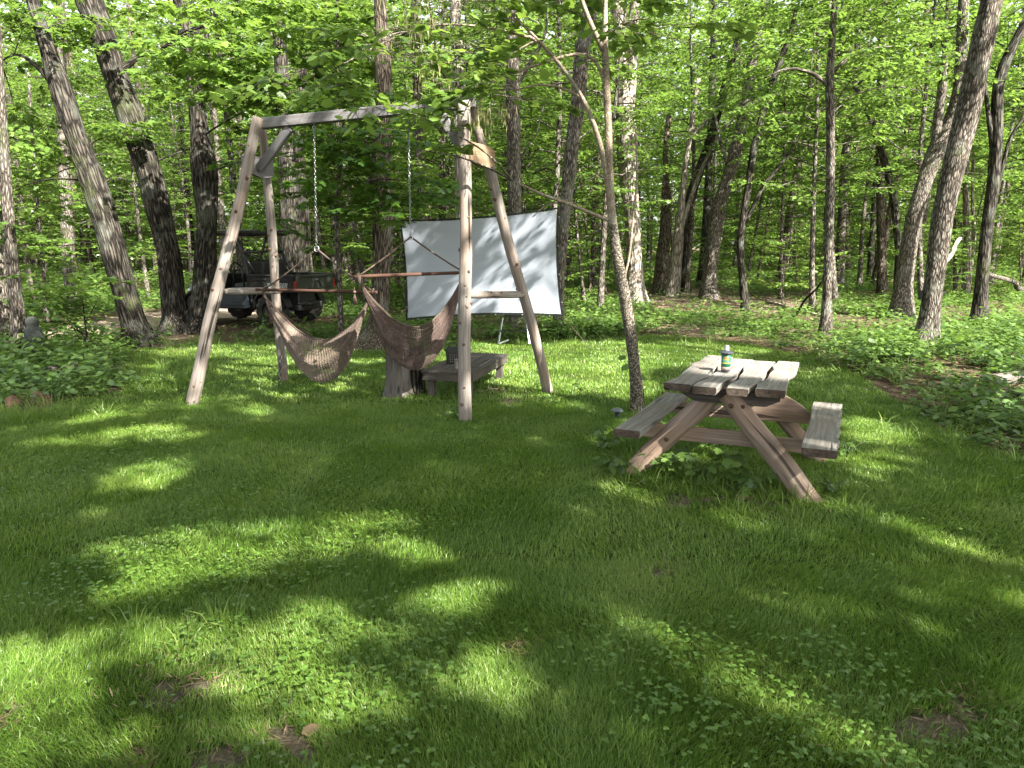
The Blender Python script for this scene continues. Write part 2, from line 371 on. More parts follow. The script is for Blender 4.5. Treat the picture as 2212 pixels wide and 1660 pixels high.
# ------------------------------------------------------------------ zones of the ground
LAWN_PX = [(-700, 930), (0, 888), (120, 882), (235, 852), (262, 800), (285, 757), (440, 742), (600, 738), (760, 748), (1000, 734), (1200, 737), (1420, 724),
           (1600, 744), (1750, 764), (1850, 802), (1930, 852), (1990, 900), (2080, 950), (2212, 985), (2900, 1080)]
LAWN = [tuple(gd(*p)[:2]) for p in LAWN_PX]; LAWN = [(-14, LAWN[0][1])] + LAWN + [(14, LAWN[-1][1]), (14, -8), (-14, -8)]
def wobble(x, y, a=.35): return x + (fbm2(x, y, 1.3, 21) - .5) * 2 * a, y + (fbm2(x, y, 1.3, 47) - .5) * 2 * a
def is_lawn(x, y): return inpoly(*wobble(x, y), LAWN)
BARE = [(360, 1490, 62, 48), (450, 1478, 45, 22), (620, 1592, 52, 40), (475, 1640, 62, 42), (2010, 1560, 88, 48), (2090, 1508, 40, 26), (1050, 850, 48, 9), (1580, 1080, 130, 16),
        (1490, 640, 130, 26), (1640, 650, 160, 22), (1500, 712, 100, 12), (700, 742, 120, 10), (305, 1645, 30, 12), (1100, 868, 30, 6), (210, 838, 60, 20), (1120, 1395, 20, 10), (60, 875, 60, 12),
        (360, 742, 60, 10), (0, 1558, 14, 22), (1430, 1230, 30, 12)]
def bare(x, y):
    x = np.asarray(x, float); y = np.asarray(y, float); px, py, d = to_px(np.stack([x, y, np.zeros_like(x)], -1)); o = np.zeros(x.shape)
    kx = np.clip(d, 1, 6); px = px + (fbm2(x, y, 6, 3) - .5) * 420 / kx; py = py + (fbm2(x, y, 6, 33) - .5) * 300 / kx
    nn = .55 + .9 * fbm2(x, y, 3.0, 9)
    for cx, cy_, rx, ry in BARE:
        q = ((px - cx) / rx) ** 2 + ((py - cy_) / ry) ** 2; o = np.maximum(o, np.clip(1.5 - q * nn * 1.3, 0, 1))
    o = o * np.clip(.35 + 1.3 * fbm2(x, y, 7.0, 77), 0, 1.15)
    return np.where(y > .4, np.clip(o, 0, 1), 0)
PATH = [tuple(gd(*p)[:2]) for p in [(40, 738), (110, 705), (230, 685), (350, 664), (420, 655), (520, 648), (560, 655), (480, 676), (370, 700), (250, 718), (120, 735), (30, 756)]]
TABLE_C = np.array([1.66, 5.30])

# ------------------------------------------------------------------ ground sheet
def axis(lo, hi, fine_lo, fine_hi, df, growth=1.18):
    a = list(np.arange(fine_lo, fine_hi, df)); s = df; q = fine_lo
    left = []
    while q > lo: s *= growth; q -= s; left.append(q)
    s = df; q = a[-1]; right = []
    while q < hi: s *= growth; q += s; right.append(q)
    return np.array(left[::-1] + a + right)
xs = axis(-300, 300, -9, 9, .06, 1.12); ys = axis(-150, 500, 1, 14, .06, 1.12)
GX, GY = np.meshgrid(xs, ys); gx = GX.ravel(); gy = GY.ravel()
zl = is_lawn(gx, gy).astype(float); zb = bare(gx, gy); zp = inpoly(*wobble(gx, gy, .25), PATH).astype(float) * 0
V = np.stack([gx, gy, hz(gx, gy)], 1); nx_, ny_ = len(xs), len(ys)
ii = (np.arange(ny_ - 1)[:, None] * nx_ + np.arange(nx_ - 1)[None, :]).ravel()
me = fast_mesh('ground', V, 4, [np.stack([ii, ii + 1, ii + nx_ + 1, ii + nx_], 1)], {'zone': np.stack([zl, zb, zp], 1)})
tag(link('ground', me, M['ground']), kind='structure')
# dirt path, a thin sheet over the ground
pv = []; pf = []
nseg = 40; tops = [(20, 742), (110, 706), (230, 686), (350, 665), (430, 652), (540, 642), (700, 640)]; bots = [(10, 765), (120, 738), (250, 720), (370, 702), (470, 688), (570, 680), (700, 664)]
def lerp_poly(pts, u):
    k = u * (len(pts) - 1); i = min(int(k), len(pts) - 2); f = k - i; return np.array(pts[i]) * (1 - f) + np.array(pts[i + 1]) * f
for i in range(nseg + 1):
    u = i / nseg; a = gd(*lerp_poly(tops, u)); b_ = gd(*lerp_poly(bots, u)); a = a + (b_ - a) * .12 * math.sin(i * 1.7); b_ = b_ + (a - b_) * .1 * math.sin(i * 2.3 + 1)
    for j in range(9):
        q = a + (b_ - a) * j / 8; pv.append((q[0], q[1], float(hz(q[0], q[1])) + .012 + .0 * j))
for i in range(nseg):
    for j in range(8): a = i * 9 + j; pf.append((a, a + 1, a + 10, a + 9))
mbp = MB(); mbp.add(pv, pf); tag(mbp.build('path', M['path'], None, True), kind='structure')

# ------------------------------------------------------------------ sun patches, shaped by leaving leaves out of the unseen canopy
LIT = [  # cx, cy, rx, ry, angle (picture of the lawn), strength
 (950, 1262, 88, 62, 5, 1), (740, 1188, 170, 20, -4, .9), (400, 1225, 170, 36, -10, 1), (260, 1275, 120, 28, -12, 1), (560, 1375, 210, 34, -3, .8), (640, 1440, 120, 50, 0, .8),
 (40, 1440, 110, 60, -8, 1), (120, 1585, 160, 60, -15, .75), (1050, 1440, 62, 70, 20, 1), (1300, 1300, 60, 13, 32, .8), (1400, 1350, 90, 15, 35, 1), (1540, 1430, 110, 24, 35, 1), (1720, 1530, 150, 26, 35, 1),
 (1900, 1620, 130, 30, 32, 1), (1265, 1410, 40, 28, 50, 1), (2065, 1192, 115, 28, 20, 1), (1255, 1210, 30, 8, 20, .8), (1130, 1240, 55, 16, 10, .5), (350, 1030, 65, 24, -25, .9), (550, 885, 40, 10, 0, 1),
 (300, 930, 90, 12, -3, 1), (190, 905, 70, 9, -12, 1), (560, 790, 90, 14, -8, 1), (450, 765, 60, 7, 0, .8), (330, 792, 30, 5, 0, 1), (700, 840, 70, 10, -5, .8), (560, 835, 35, 8, -8, .9), (1240, 790, 120, 42, 0, 1), (1100, 750, 90, 10, 0, 1), (1330, 835, 90, 22, 5, .9),
 (1480, 752, 160, 12, 2, 1), (1900, 935, 70, 16, 22, 1), (1830, 1000, 60, 20, 20, .8), (960, 770, 60, 10, 0, 1), (1260, 700, 70, 26, 0, 1), (1100, 1240, 20, 30, 0, .6), (1010, 1100, 60, 10, 10, .35), (1530, 1110, 60, 10, 10, .6),
 (700, 1160, 60, 10, -5, .7), (1330, 1060, 60, 16, 10, .7), (1170, 690, 60, 12, 0, .9), (2000, 800, 230, 22, 8, .9), (1800, 752, 90, 14, 0, .8), (850, 1500, 70, 18, -20, .5), (1140, 1620, 60, 16, 20, .5), (700, 1300, 120, 18, -5, .6), (860, 1400, 60, 30, 10, .5), (2120, 900, 60, 10, 10, .7),(300,1340,140,24,-6,.7),
 (400, 1375, 420, 44, -3, .8), (420, 1450, 420, 40, 0, .6), (640, 1500, 230, 70, 0, .7), (130, 1590, 230, 60, -10, .85), (900, 1560, 120, 30, 10, .5), (960, 1235, 110, 40, 5, .9), (520, 1175, 330, 44, -6, .75), (1040, 1460, 90, 60, 10, .7), (60, 1500, 130, 60, 0, .9), (240, 950, 200, 12, -3, .7), (340, 880, 170, 14, -6, .5),
 (300, 1025, 90, 26, -15, .9), (560, 760, 200, 14, 0, .6), (1210, 800, 170, 46, 0, 1), (1150, 870, 120, 14, 5, .5), (1420, 770, 170, 22, 0, .95), (1600, 1480, 160, 30, 35, .7), (1330, 690, 110, 26, 0, .9), (1240, 690, 80, 34, 0, 1), (1900, 720, 220, 24, 0, .5), (2100, 780, 200, 30, 6, .9), (1660, 720, 120, 14, 0, .5),
 (1980, 1150, 120, 16, 15, .8), (1850, 930, 60, 22, 10, 1), (1900, 985, 60, 10, 10, .6), (1250, 1100, 60, 10, 0, .4), (880, 1000, 90, 8, 0, .3), (2150, 1290, 60, 12, 10, .5), (1500, 1330, 50, 8, 20, .4), (180, 700, 200, 26, -8, .95), (330, 690, 120, 20, -6, .95)]
SCR = [at(862, 475, 12.3), at(1207, 448, 11.6), at(1217, 684, 11.6), at(877, 692, 12.3)]
SCR_N = unit(np.cross(SCR[1] - SCR[0], SCR[3] - SCR[0]))
TBL_L = unit(np.array([.43, .903, 0])); TBL_W = unit(np.array([.903, -.43, 0])); TBL_O = np.array([1.385, 4.70, 0])      # middle of the near end
TARGETS = []                                              # places (point, radius) the sun falls on
for s_ in np.linspace(.55, 1.3, 6):
    for w_ in (-.25, 0.0, .3): TARGETS.append((TBL_O + TBL_L * s_ + TBL_W * w_ + (0, 0, .74), .16))
for u in np.linspace(0, 1, 5): TARGETS.append((gd(1366, 1019) * (1 - u) + at(1470, 905, 5.0) * u, .10))
for u in np.linspace(0, .5, 4): TARGETS.append((gd(1744, 1082) * (1 - u) + at(1600, 900, 4.75) * u, .10))
for q in ((1690, 900, 5.8), (1740, 905, 5.7), (1650, 880, 5.8), (1420, 935, 5.0), (1500, 940, 4.95)): TARGETS.append((at(*q), .12))
for u in np.linspace(0, .6, 7): TARGETS.append((gd(412, 875) * (1 - u) + at(555, 252, 7.8) * u, .10))
for q in ((1000, 130, 6.6), (940, 200, 6.4), (900, 100, 6.6), (960, 30, 6.8), (1120, 40, 7.2), (1230, 15, 7.2), (1400, 40, 7.5), (840, 230, 6.5), (800, 130, 6.7), (1330, 10, 7.2)): TARGETS.append((at(*q), .22))
for q in ((1317, 400, 7.27), (1315, 300, 7.27), (1312, 200, 7.27), (1325, 500, 7.27), (1290, 285, 7.27), (1262, 213, 7.27), (1209, 137, 7.27), (1290, 80, 7.27)): TARGETS.append((at(*q), .12))
for q in ((1035, 330, 7.2), (1020, 290, 7.15), (985, 290, 7.2), (1040, 280, 7.2), (1060, 380, 7.3), (1080, 470, 7.5), (1100, 560, 7.8), (1005, 330, 7.0), (1005, 400, 7.0), (1005, 480, 6.9), (1008, 570, 6.9), (1006, 650, 6.9), (1005, 850, 6.8),
          (660, 770, 7.5), (640, 740, 7.5), (980, 640, 7.3), (970, 690, 7.3), (650, 240, 7.6), (830, 225, 7.4), (1180, 790, 8.1)): TARGETS.append((at(*q), .13))
_r = np.random.RandomState(3)
for i in range(330):
    u, v = _r.rand(2)
    if (u > .66 and v < .5) or (v > .66 and _r.rand() < .8) or (u > .5 and _r.rand() < .5) or _r.rand() < .12: TARGETS.append((SCR[0] * (1 - u) * (1 - v) + SCR[1] * u * (1 - v) + SCR[2] * u * v + SCR[3] * (1 - u) * v, _r.uniform(.03, .075)))
T_P = np.array([t[0] for t in TARGETS]); T_R = np.array([t[1] for t in TARGETS])
def shade_keep(P, rng, soft=1.0):
    """True for leaves that may stay: leaves whose shadow would fall on a sunlit place are left out"""
    P = np.asarray(P, float); keep = np.ones(len(P), bool)
    t = P[:, 2] / SUN[2]; G = P - SUN[None, :] * t[:, None]
    px, py, d = to_px(G); vis = (G[:, 1] > .6)
    lit = np.zeros(len(P))
    wob = .65 + .7 * fbm2(G[:, 0], G[:, 1], 2.2, 31)
    for cx, cy_, rx, ry, ang, s in LIT:
        a = R(ang); c, s_ = math.cos(a), math.sin(a); dx = px - cx; dy = py - cy_
        q = ((dx * c + dy * s_) / rx) ** 2 + ((-dx * s_ + dy * c) / ry) ** 2
        lit = np.maximum(lit, np.where(q * wob < 1.35, s, 0))
    keep &= ~(vis & (lit > 0) & (rng.rand(len(P)) < 1 + np.log(np.clip(lit, .05, 1)) / 3.2))
    for a, r_ in zip(T_P, T_R):
        D = P - a; s_ = D @ SUN; dd = np.sum(D * D, 1) - s_ * s_
        keep &= ~((s_ > .3) & (dd < r_ * r_))
    return keep

# ------------------------------------------------------------------ trees
def sprays(rng, starts, dirs, Ls, leaf, dens=1.0, droop=.12, mb=None, trad=.006, flatness=.28, sub=True):
    """leafy branchlets: returns leaf arrays; adds twigs to mb"""
    P = []; A = []; N = []
    for s0, d0, L in zip(starts, dirs, Ls):
        d0 = unit(d0); n = max(3, int(L / (leaf * .9)) + 2); ts = np.linspace(0, 1, n)
        path = s0[None, :] + d0[None, :] * (ts * L)[:, None]; path[:, 2] -= droop * L * ts ** 2
        path += rng.randn(n, 3) * .012 * L * ts[:, None]
        if mb is not None: mb.tube([path[0], path[n // 2], path[-1]], [trad * max(.5, L), trad * .7 * max(.5, L), .002], 3, cap=False)
        side = unit(np.cross(d0, (0, 0, 1.)))
        for i in range(1, n):
            k = 1 if i % 2 else -1; t_ = ts[i]
            sl = (.42 * L * (1 - t_) + leaf * 1.4) * rng.uniform(.6, 1.25) if sub else 0
            for k in ((1, -1) if sub else (k,)):
                dd = unit(d0 * rng.uniform(.5, 1.0) + side * k * rng.uniform(.7, 1.1) + np.array([0, 0, rng.uniform(-.2, .15)]))
                m = max(1, int(sl / (leaf * .75) * dens) + (rng.rand() < .5)); q = rng.rand(m) ** .8 if m > 1 else np.array([.5])
                pts = path[i] + dd[None, :] * (q * sl)[:, None]; pts[:, 2] -= .15 * sl * q ** 2
                if mb is not None and sl > .22: mb.tube([path[i], pts[np.argmax(q)]], [.0025, .0012], 3, cap=False)
                s2 = unit(np.cross(dd, (0, 0, 1.))); kk = np.where(rng.rand(m) < .5, 1, -1)[:, None]
                ax = dd[None, :] * rng.uniform(.3, 1, (m, 1)) + s2[None, :] * kk * rng.uniform(.4, 1.1, (m, 1)); ax[:, 2] -= rng.uniform(.0, .55, m)
                nn = np.array([0, 0, 1.])[None, :] + rng.randn(m, 3) * flatness
                P.append(pts); A.append(ax); N.append(nn)
    if not P: return np.zeros((0, 3)), np.zeros((0, 3)), np.zeros((0, 3))
    return np.concatenate(P), np.concatenate(A), np.concatenate(N)

def bark_disp(amp=.06, fr=5, knots=.05):
    def f(c, d, L, seed):
        a = mnoise.noise(Vector((c * fr + seed * 3, d * fr, L * 1.3))) * amp
        b = mnoise.noise(Vector((c * 1.2 + seed, d * 1.2 - seed, L * 1.1))) * knots * 2
        return a + b
    return f

def generic_tree(seed, H, r0, z0, nb, Lb, leaf, dens, lean=.06, shape='quad', up=.35, crown_top=1.0, sub=True):
    """trunk with limbs + crown meshes around the origin; returns (trunk MB, leaf mesh)"""
    rng = np.random.RandomState(seed); mb = MB(); n = 10
    ax = rng.uniform(-lean, lean, 2); ph = rng.rand(2) * 6
    def tp(t): return np.array([ax[0] * H * t + .035 * H * math.sin(t * 4 + ph[0]) * t, ax[1] * H * t + .035 * H * math.sin(t * 3.4 + ph[1]) * t, H * t])
    ts = np.array([0, .012, .04, .1, .2, .32, .45, .58, .72, .86, 1.0]); path = [tp(t) for t in ts]; path[0][2] -= .25
    rad = [r0 * (1.45 if t == 0 else 1.25 if t < .02 else 1.06 if t < .05 else 1 - .8 * t) for t in ts]
    mb.tube(path, rad, 12, bark_disp(.05, 4, .06), seed=seed % 7)
    Ps = []; As = []; Ns = []
    for i in range(nb):
        t = z0 / H + (crown_top - z0 / H) * ((i + rng.rand()) / nb) ** .9; a = i * 2.399 + rng.uniform(-.5, .5); base = tp(t)
        prof = math.sin(PI * min(1, (t - z0 / H) / (1.001 - z0 / H) * .75 + .22)) ** .7; L = Lb * prof * rng.uniform(.55, 1.2)
        d = unit(np.array([math.cos(a), math.sin(a), rng.uniform(.05, up + .35 * t)]))
        m = 6; us = np.linspace(0, 1, m); bp = base[None, :] + d[None, :] * (us * L)[:, None]; bp[:, 2] -= .14 * L * us ** 2; bp[1:] += rng.randn(m - 1, 3) * .035 * L
        rb = r0 * (1 - .8 * t) * .36; mb.tube(bp, [rb * (1 - .85 * u) + .003 for u in us], 5, cap=False)
        ns = max(2, int(L / .42)); st = []; di = []; le = []
        for k in range(ns):
            u = .25 + .75 * (k + rng.rand()) / ns; j = min(int(u * (m - 1)), m - 2); f = u * (m - 1) - j; p = bp[j] * (1 - f) + bp[j + 1] * f
            sd_ = unit(np.cross(d, (0, 0, 1.))) * (1 if k % 2 else -1)
            st.append(p); di.append(d * rng.uniform(.3, 1) + sd_ * rng.uniform(.5, 1.1) + np.array([0, 0, rng.uniform(-.25, .2)])); le.append(rng.uniform(.5, 1.1) * min(1.0, .35 + .35 * L * (1.15 - u)))
        st.append(bp[-2]); di.append(d); le.append(.7)
        P, A, N = sprays(rng, st, di, le, leaf, dens, mb=mb if i % 2 == 0 and leaf < .13 else None, flatness=.3, sub=sub)
        Ps.append(P); As.append(A); Ns.append(N)
    P = np.concatenate(Ps); A = np.concatenate(As); N = np.concatenate(Ns)
    S = leaf * rng.uniform(.7, 1.25, len(P))
    return mb, leaves_mesh('crown', P, A, N, S, shape, rng), len(P)

VAR = {}
def variant(key, bark, leafm, *a, **k):
    mb, lm, n = generic_tree(*a, **k); tr = mb.build('trunk', M[bark], None, True); COL.objects.unlink(tr); me_t = tr.data; bpy.data.objects.remove(tr)
    lm.materials.append(M[leafm]); VAR[key] = (me_t, lm); print('variant', key, n)
variant('t0', 'bark_brown', 'leaf_mid', 11, 17, .14, 7.0, 26, 3.2, .17, .5, shape='quad')
variant('t1', 'bark_grey', 'leaf_mid', 12, 16, .115, 6.0, 24, 3.0, .17, .5, shape='quad')
variant('t2', 'bark_dark', 'leaf_deep', 13, 18, .155, 7.5, 26, 3.4, .17, .5, shape='quad')
variant('u0', 'bark_grey', 'leaf_mid', 21, 8.5, .06, 2.0, 38, 2.2, .115, .85, lean=.12)
variant('u1', 'bark_brown', 'leaf_bright', 22, 7.0, .05, 1.7, 34, 2.0, .105, .85, lean=.14)
variant('u2', 'bark_grey', 'leaf_mid', 23, 10, .08, 2.6, 42, 2.4, .115, .85, lean=.12)
variant('u3', 'bark_dark', 'leaf_bright', 24, 6.0, .045, 1.3, 30, 1.8, .10, .85, lean=.15)
variant('b0', 'bark_brown', 'leaf_mid', 31, 2.2, .02, .3, 18, 1.0, .09, .9, lean=.2)
variant('b1', 'bark_brown', 'leaf_bright', 32, 1.6, .016, .2, 16, .85, .08, .9, lean=.2)
variant('f0', 'bark_grey', 'leaf_mid', 41, 10, .09, .4, 54, 2.6, .24, .8, lean=.08)
variant('f1', 'bark_brown', 'leaf_bright', 42, 8, .07, .2, 48, 2.4, .22, .8, lean=.08)

def place(key, x, y, rz, sc, name, label, cat, group):
    o = thing(name, label, cat, (x, y, float(hz(x, y))), rz, group); o.scale = (sc, sc, sc)
    mt, ml = VAR[key]
    for nm, me_ in (('trunk', mt), ('crown', ml)):
        c = bpy.data.objects.new(nm, me_); COL.objects.link(c); c.parent = o
    return o

def bespoke(name, cat, label, bark, paths, baseY=None, top=None, seg=20, amp=.06, flare=1.35, blobs=(), leafm='leaf_mid', leaf=.10, shape='maple', seed=1, crown=None, group=None, dens=.8, pods=(), mask=False, base_sink=.3, rings=1):
    flare = flare * 1.12
    """paths[0] = trunk [(px, py, width_px)...] from the base up; others are limbs. blobs = (px, py, dY, r_px, n) of foliage."""
    rng = np.random.RandomState(seed); p0 = paths[0][0]; g0 = gd(p0[0], p0[1]); Y = baseY or g0[1]
    base = at(p0[0], p0[1], Y) if baseY else g0; gz = float(hz(base[0], base[1]))
    root = thing(name, label, cat, (base[0], base[1], gz), 0, group); mb = MB(); org = np.array([base[0], base[1], gz])
    tips = []
    for pi, pth in enumerate(paths):
        pts = []; rr = []
        dY0 = 0
        for q in pth:
            dy = q[3] if len(q) > 3 else 0
            pts.append(at(q[0], q[1], Y + dy)); rr.append(q[2] * .5 * mpp(Y + dy))
        if pi == 0:
            pts[0][2] = min(pts[0][2], gz); pts.insert(0, pts[0] - np.array([0, 0, base_sink])); rr.insert(0, rr[0] * flare); rr[1] *= (1 + (flare - 1) * .55)
            if top:
                d = unit(pts[-1] - pts[-3]); d[2] = max(d[2], .8); d = unit(d); h0 = pts[-1][2]; r_ = rr[-1]
                while pts[-1][2] < top: pts.append(pts[-1] + d * 1.5 + rng.randn(3) * .06); rr.append(max(.02, r_ * (1 - .8 * (pts[-1][2] - h0) / max(1, top - h0))))
        # resample smoothly
        P = np.array(pts); n = len(P); seglen = np.r_[0, np.cumsum(np.linalg.norm(np.diff(P, axis=0), axis=1))]; m = max(8, int(seglen[-1] / .16)) if pi == 0 else max(6, int(seglen[-1] / .12))
        m = min(m, 110)
        tt = np.linspace(0, seglen[-1], m); PP = np.stack([np.interp(tt, seglen, P[:, k]) for k in range(3)], 1); Rr = np.interp(tt, seglen, rr)
        for _ in range(3 if m > 12 else 1): PP[1:-1] = PP[1:-1] * .5 + (PP[:-2] + PP[2:]) * .25
        if pi == 0:                                       # root flare
            hgt = PP[:, 2] - gz; Rr = Rr * (1 + .45 * (flare - .9) * np.exp(-np.clip(hgt, 0, 9) / (.9 * max(rr[2], .05) + .05)))
        mb.tube(PP - org, Rr, seg if pi == 0 else max(6, seg // 2), bark_disp(amp, 5, .07), seed=seed + pi * .37)
        tips.append(PP)
    allp = np.concatenate(tips)
    Ps = []; As = []; Ns = []
    for b in blobs:
        px, py, dY, rp, n = b[:5]; c = at(px, py, Y + dY); rad = rp * mpp(Y + dY)
        j = np.argmin(np.linalg.norm(allp - c - np.array([0, 0, -.5 * rad]), axis=1)); a0 = allp[j]; L = np.linalg.norm(c - a0)
        if L > .3:
            mid = (a0 + c) / 2 + np.array([0, 0, .12 * L]) + rng.randn(3) * .04 * L
            k = np.linspace(0, 1, 8)[:, None]; lp = a0 * (1 - k) ** 2 + 2 * mid * k * (1 - k) + c * k ** 2
            mb.tube(lp - org, np.linspace(min(.022, .006 + L * .006), .004, 8), 5, cap=False)
        st = c + rng.randn(n, 3) * rad * np.array([.42, .42, .34]); di = rng.randn(n, 3) * np.array([1, 1, .12]); di += unit(st - a0) * .8
        P, A, N = sprays(rng, st - org, di, rng.uniform(.35, .95, n), leaf, dens, mb=mb, flatness=.27)
        Ps.append(P); As.append(A); Ns.append(N)
    mb.build('trunk', M[bark], root, True)
    if Ps:
        P = np.concatenate(Ps); A = np.concatenate(As); N = np.concatenate(Ns)
        if mask: k = shade_keep(P + org, rng); P, A, N = P[k], A[k], N[k]
        cm = leaves_mesh('crown', P, A, N, leaf * rng.uniform(.65, 1.25, len(P)), shape, rng); link('crown', cm, M[leafm], root, False)
    elif crown:
        mt, ml = VAR[crown]; c = bpy.data.objects.new('crown', ml); COL.objects.link(c); c.parent = root; c.location = (tips[0][-1] - org) * np.array([.85, .85, 0]); c.rotation_euler = (0, 0, seed * 1.3)
    for (px, py, dY, rp, n) in pods:
        c = at(px, py, Y + dY); rad = rp * mpp(Y + dY); P = c - org + rng.randn(n, 3) * rad * .45; A = rng.randn(n, 3) * .12 + np.array([0, 0, -1.]); N = rng.randn(n, 3)
        link('seed_pods', leaves_mesh('seed_pods', P, A, N, rng.uniform(.05, .10, n), 'pod', rng), M['pod'], root, False)['kind'] = 'stuff'
    return root, tips
#@@TREES
# --- the trees one can tell apart
W = 'tree'
bespoke('oak_tree', W, 'thick dark-barked tree leaning over the dirt path, topped by a bare bent limb', 'bark_dark',
  [[(306, 747, 52), (290, 700, 48), (272, 640, 46), (252, 565, 47), (229, 477, 48), (191, 367, 48), (163, 293, 40), (134, 202, 42), (118, 150, 36), (102, 100, 30), (82, 40, 26), (62, -30, 22)],
   [(112, 175, 16), (85, 148, 9), (62, 130, 7), (36, 110, 6), (20, 122, 4), (0, 135, 3)]],
  seed=2, seg=40, amp=.09, flare=1.35, blobs=[(60, 40, .6, 120, 24), (160, 60, 1.4, 110, 20), (30, 230, .5, 90, 16), (260, 300, 1.2, 80, 12), (90, 400, 1.5, 80, 10), (20, 420, .6, 80, 10)], leaf=.115, leafm='leaf_mid')
bespoke('oak_tree', W, 'thick dark-barked tree with a tall curved trunk, between the path tree and the utility vehicle', 'bark_dark',
  [[(384, 716, 60), (378, 680, 52), (372, 630, 47), (368, 565, 46), (343, 458, 48), (315, 348, 50), (283, 257, 50), (249, 165, 45), (229, 84, 47), (190, 0, 50)],
   [(250, 165, 16), (300, 120, 9), (350, 105, 5)]], baseY=14.0, top=14, seed=3, seg=40, amp=.09, crown=None, flare=1.3,
  blobs=[(460, 130, -2.6, 90, 18), (480, 60, -2.2, 90, 20), (350, 110, -2.0, 55, 10), (520, 170, -2.5, 80, 18), (600, 60, -2, 110, 26), (300, 30, 1, 90, 14), (520, 300, 1, 70, 10), (330, 210, .8, 60, 8)], leafm='leaf_bright', leaf=.125)
bespoke('oak_tree', W, 'straight dark mottled tree sharing its root base, standing before the vehicle door', 'bark_dark',
  [[(428, 716, 56), (432, 680, 48), (438, 630, 44), (443, 565, 45), (447, 477, 42), (440, 348, 50), (431, 293, 38), (421, 183, 29), (411, 73, 42), (392, 0, 34)],
   [(426, 716, 40), (408, 700, 34), (396, 672, 20)]], baseY=14.0, top=14, seed=4, seg=36, amp=.09, flare=1.3,
  blobs=[(640, 200, -1.5, 90, 18), (700, 60, -1, 110, 22), (520, 20, 0, 90, 16), (650, 330, 0, 80, 12), (520, 420, 1.5, 50, 6)], leafm='leaf_mid', leaf=.12)
bespoke('tree', W, 'grey-brown ridged tree beside the weathered stone statue', 'bark_grey', [[(42, 775, 30), (38, 690, 28), (33, 620, 25), (26, 560, 22), (18, 470, 20), (10, 330, 18), (2, 200, 16), (-10, 40, 14)]], top=11, seed=5, seg=28, amp=.07,
  blobs=[(30, 520, .5, 50, 9), (80, 600, -.5, 40, 5)], leaf=.10, leafm='leaf_mid')
bespoke('tree', W, 'reddish trunk half cut off at the picture edge, behind the statue tree', 'bark_grey', [[(2, 735, 34), (0, 650, 30), (-4, 560, 28), (-10, 400, 34), (-20, 100, 30)]], top=12, seed=6, seg=24)
bespoke('tree', W, 'pale-sided straight tree standing beyond the dirt path', 'bark_grey', [[(160, 668, 30), (153, 620, 25), (148, 560, 26), (145, 480, 24), (140, 400, 22), (135, 300, 20), (132, 150, 18), (130, 0, 16)]], top=15, seed=7, seg=24, amp=.07, crown='t1')
bespoke('tree', W, 'stout dark twin-stemmed tree behind the cargo bed of the vehicle', 'bark_dark',
  [[(640, 668, 66), (638, 600, 62), (632, 540, 56), (628, 450, 46), (620, 340, 36), (612, 220, 30), (605, 100, 26), (600, 0, 24)], [(650, 590, 40), (655, 500, 34), (648, 400, 26), (645, 300, 20), (655, 150, 16)]], baseY=17.6, top=15, seed=8, seg=28, amp=.08, crown='t0')
bespoke('tree', W, 'tree with patchy pale bark rising behind the hammocks, its base swollen', 'bark_brown',
  [[(802, 755, 58), (815, 710, 44), (824, 660, 38), (826, 560, 38), (825, 450, 44), (822, 380, 42), (828, 280, 36), (828, 180, 36), (827, 90, 28), (820, 0, 24)], [(818, 460, 22), (806, 420, 18), (800, 370, 13), (790, 300, 8)]],
  baseY=11.9, top=13, seed=9, seg=36, amp=.08, flare=1.5, blobs=[(780, 120, .5, 90, 18), (860, 60, 1, 100, 20), (760, 300, .5, 80, 12), (880, 420, .8, 60, 8), (830, 470, -.4, 30, 3)], leaf=.10, leafm='leaf_mid')
bespoke('tree', W, 'slim curved trunk between the two hanging chains', 'bark_grey', [[(930, 680, 26), (925, 600, 25), (920, 470, 24), (912, 390, 25), (905, 300, 20), (900, 150, 18), (895, 0, 16)]], baseY=18.5, top=14, seed=10, crown='t1')
bespoke('tree', W, 'straight dark tree rising directly above the projection screen', 'bark_grey',
  [[(1120, 712, 32), (1116, 600, 29), (1111, 450, 28), (1110, 330, 29), (1108, 250, 28), (1107, 140, 26), (1106, 60, 24), (1105, 0, 22)], [(1110, 380, 8), (1130, 330, 4), (1160, 290, 2)], [(1108, 200, 10), (1135, 150, 9), (1170, 100, 7), (1185, 50, 5), (1180, 10, 3)]],
  baseY=14.6, top=14, seed=11, seg=26, amp=.07, blobs=[(1080, 120, 1, 80, 12), (1180, 210, 1, 70, 10), (1050, 420, 1, 50, 6)], leafm='leaf_mid')
bespoke('tree', W, 'pale patchy trunk rising behind the block end of the swing frame', 'bark_pale', [[(1000, 690, 26), (998, 560, 24), (995, 400, 24), (992, 260, 25), (988, 130, 24), (984, 20, 22), (982, -20, 21)]], baseY=16.5, top=14, seed=12, crown='t1', amp=.09)
bespoke('tree', W, 'tall slanting grey tree the screen edge is tied to', 'bark_grey',
  [[(1205, 724, 20), (1208, 640, 20), (1212, 560, 22), (1220, 458, 24), (1231, 356, 28), (1248, 229, 29), (1256, 127, 30), (1274, 25, 30), (1280, -20, 29)]], baseY=13.4, top=14, seed=13, seg=28, amp=.08, crown='t0')
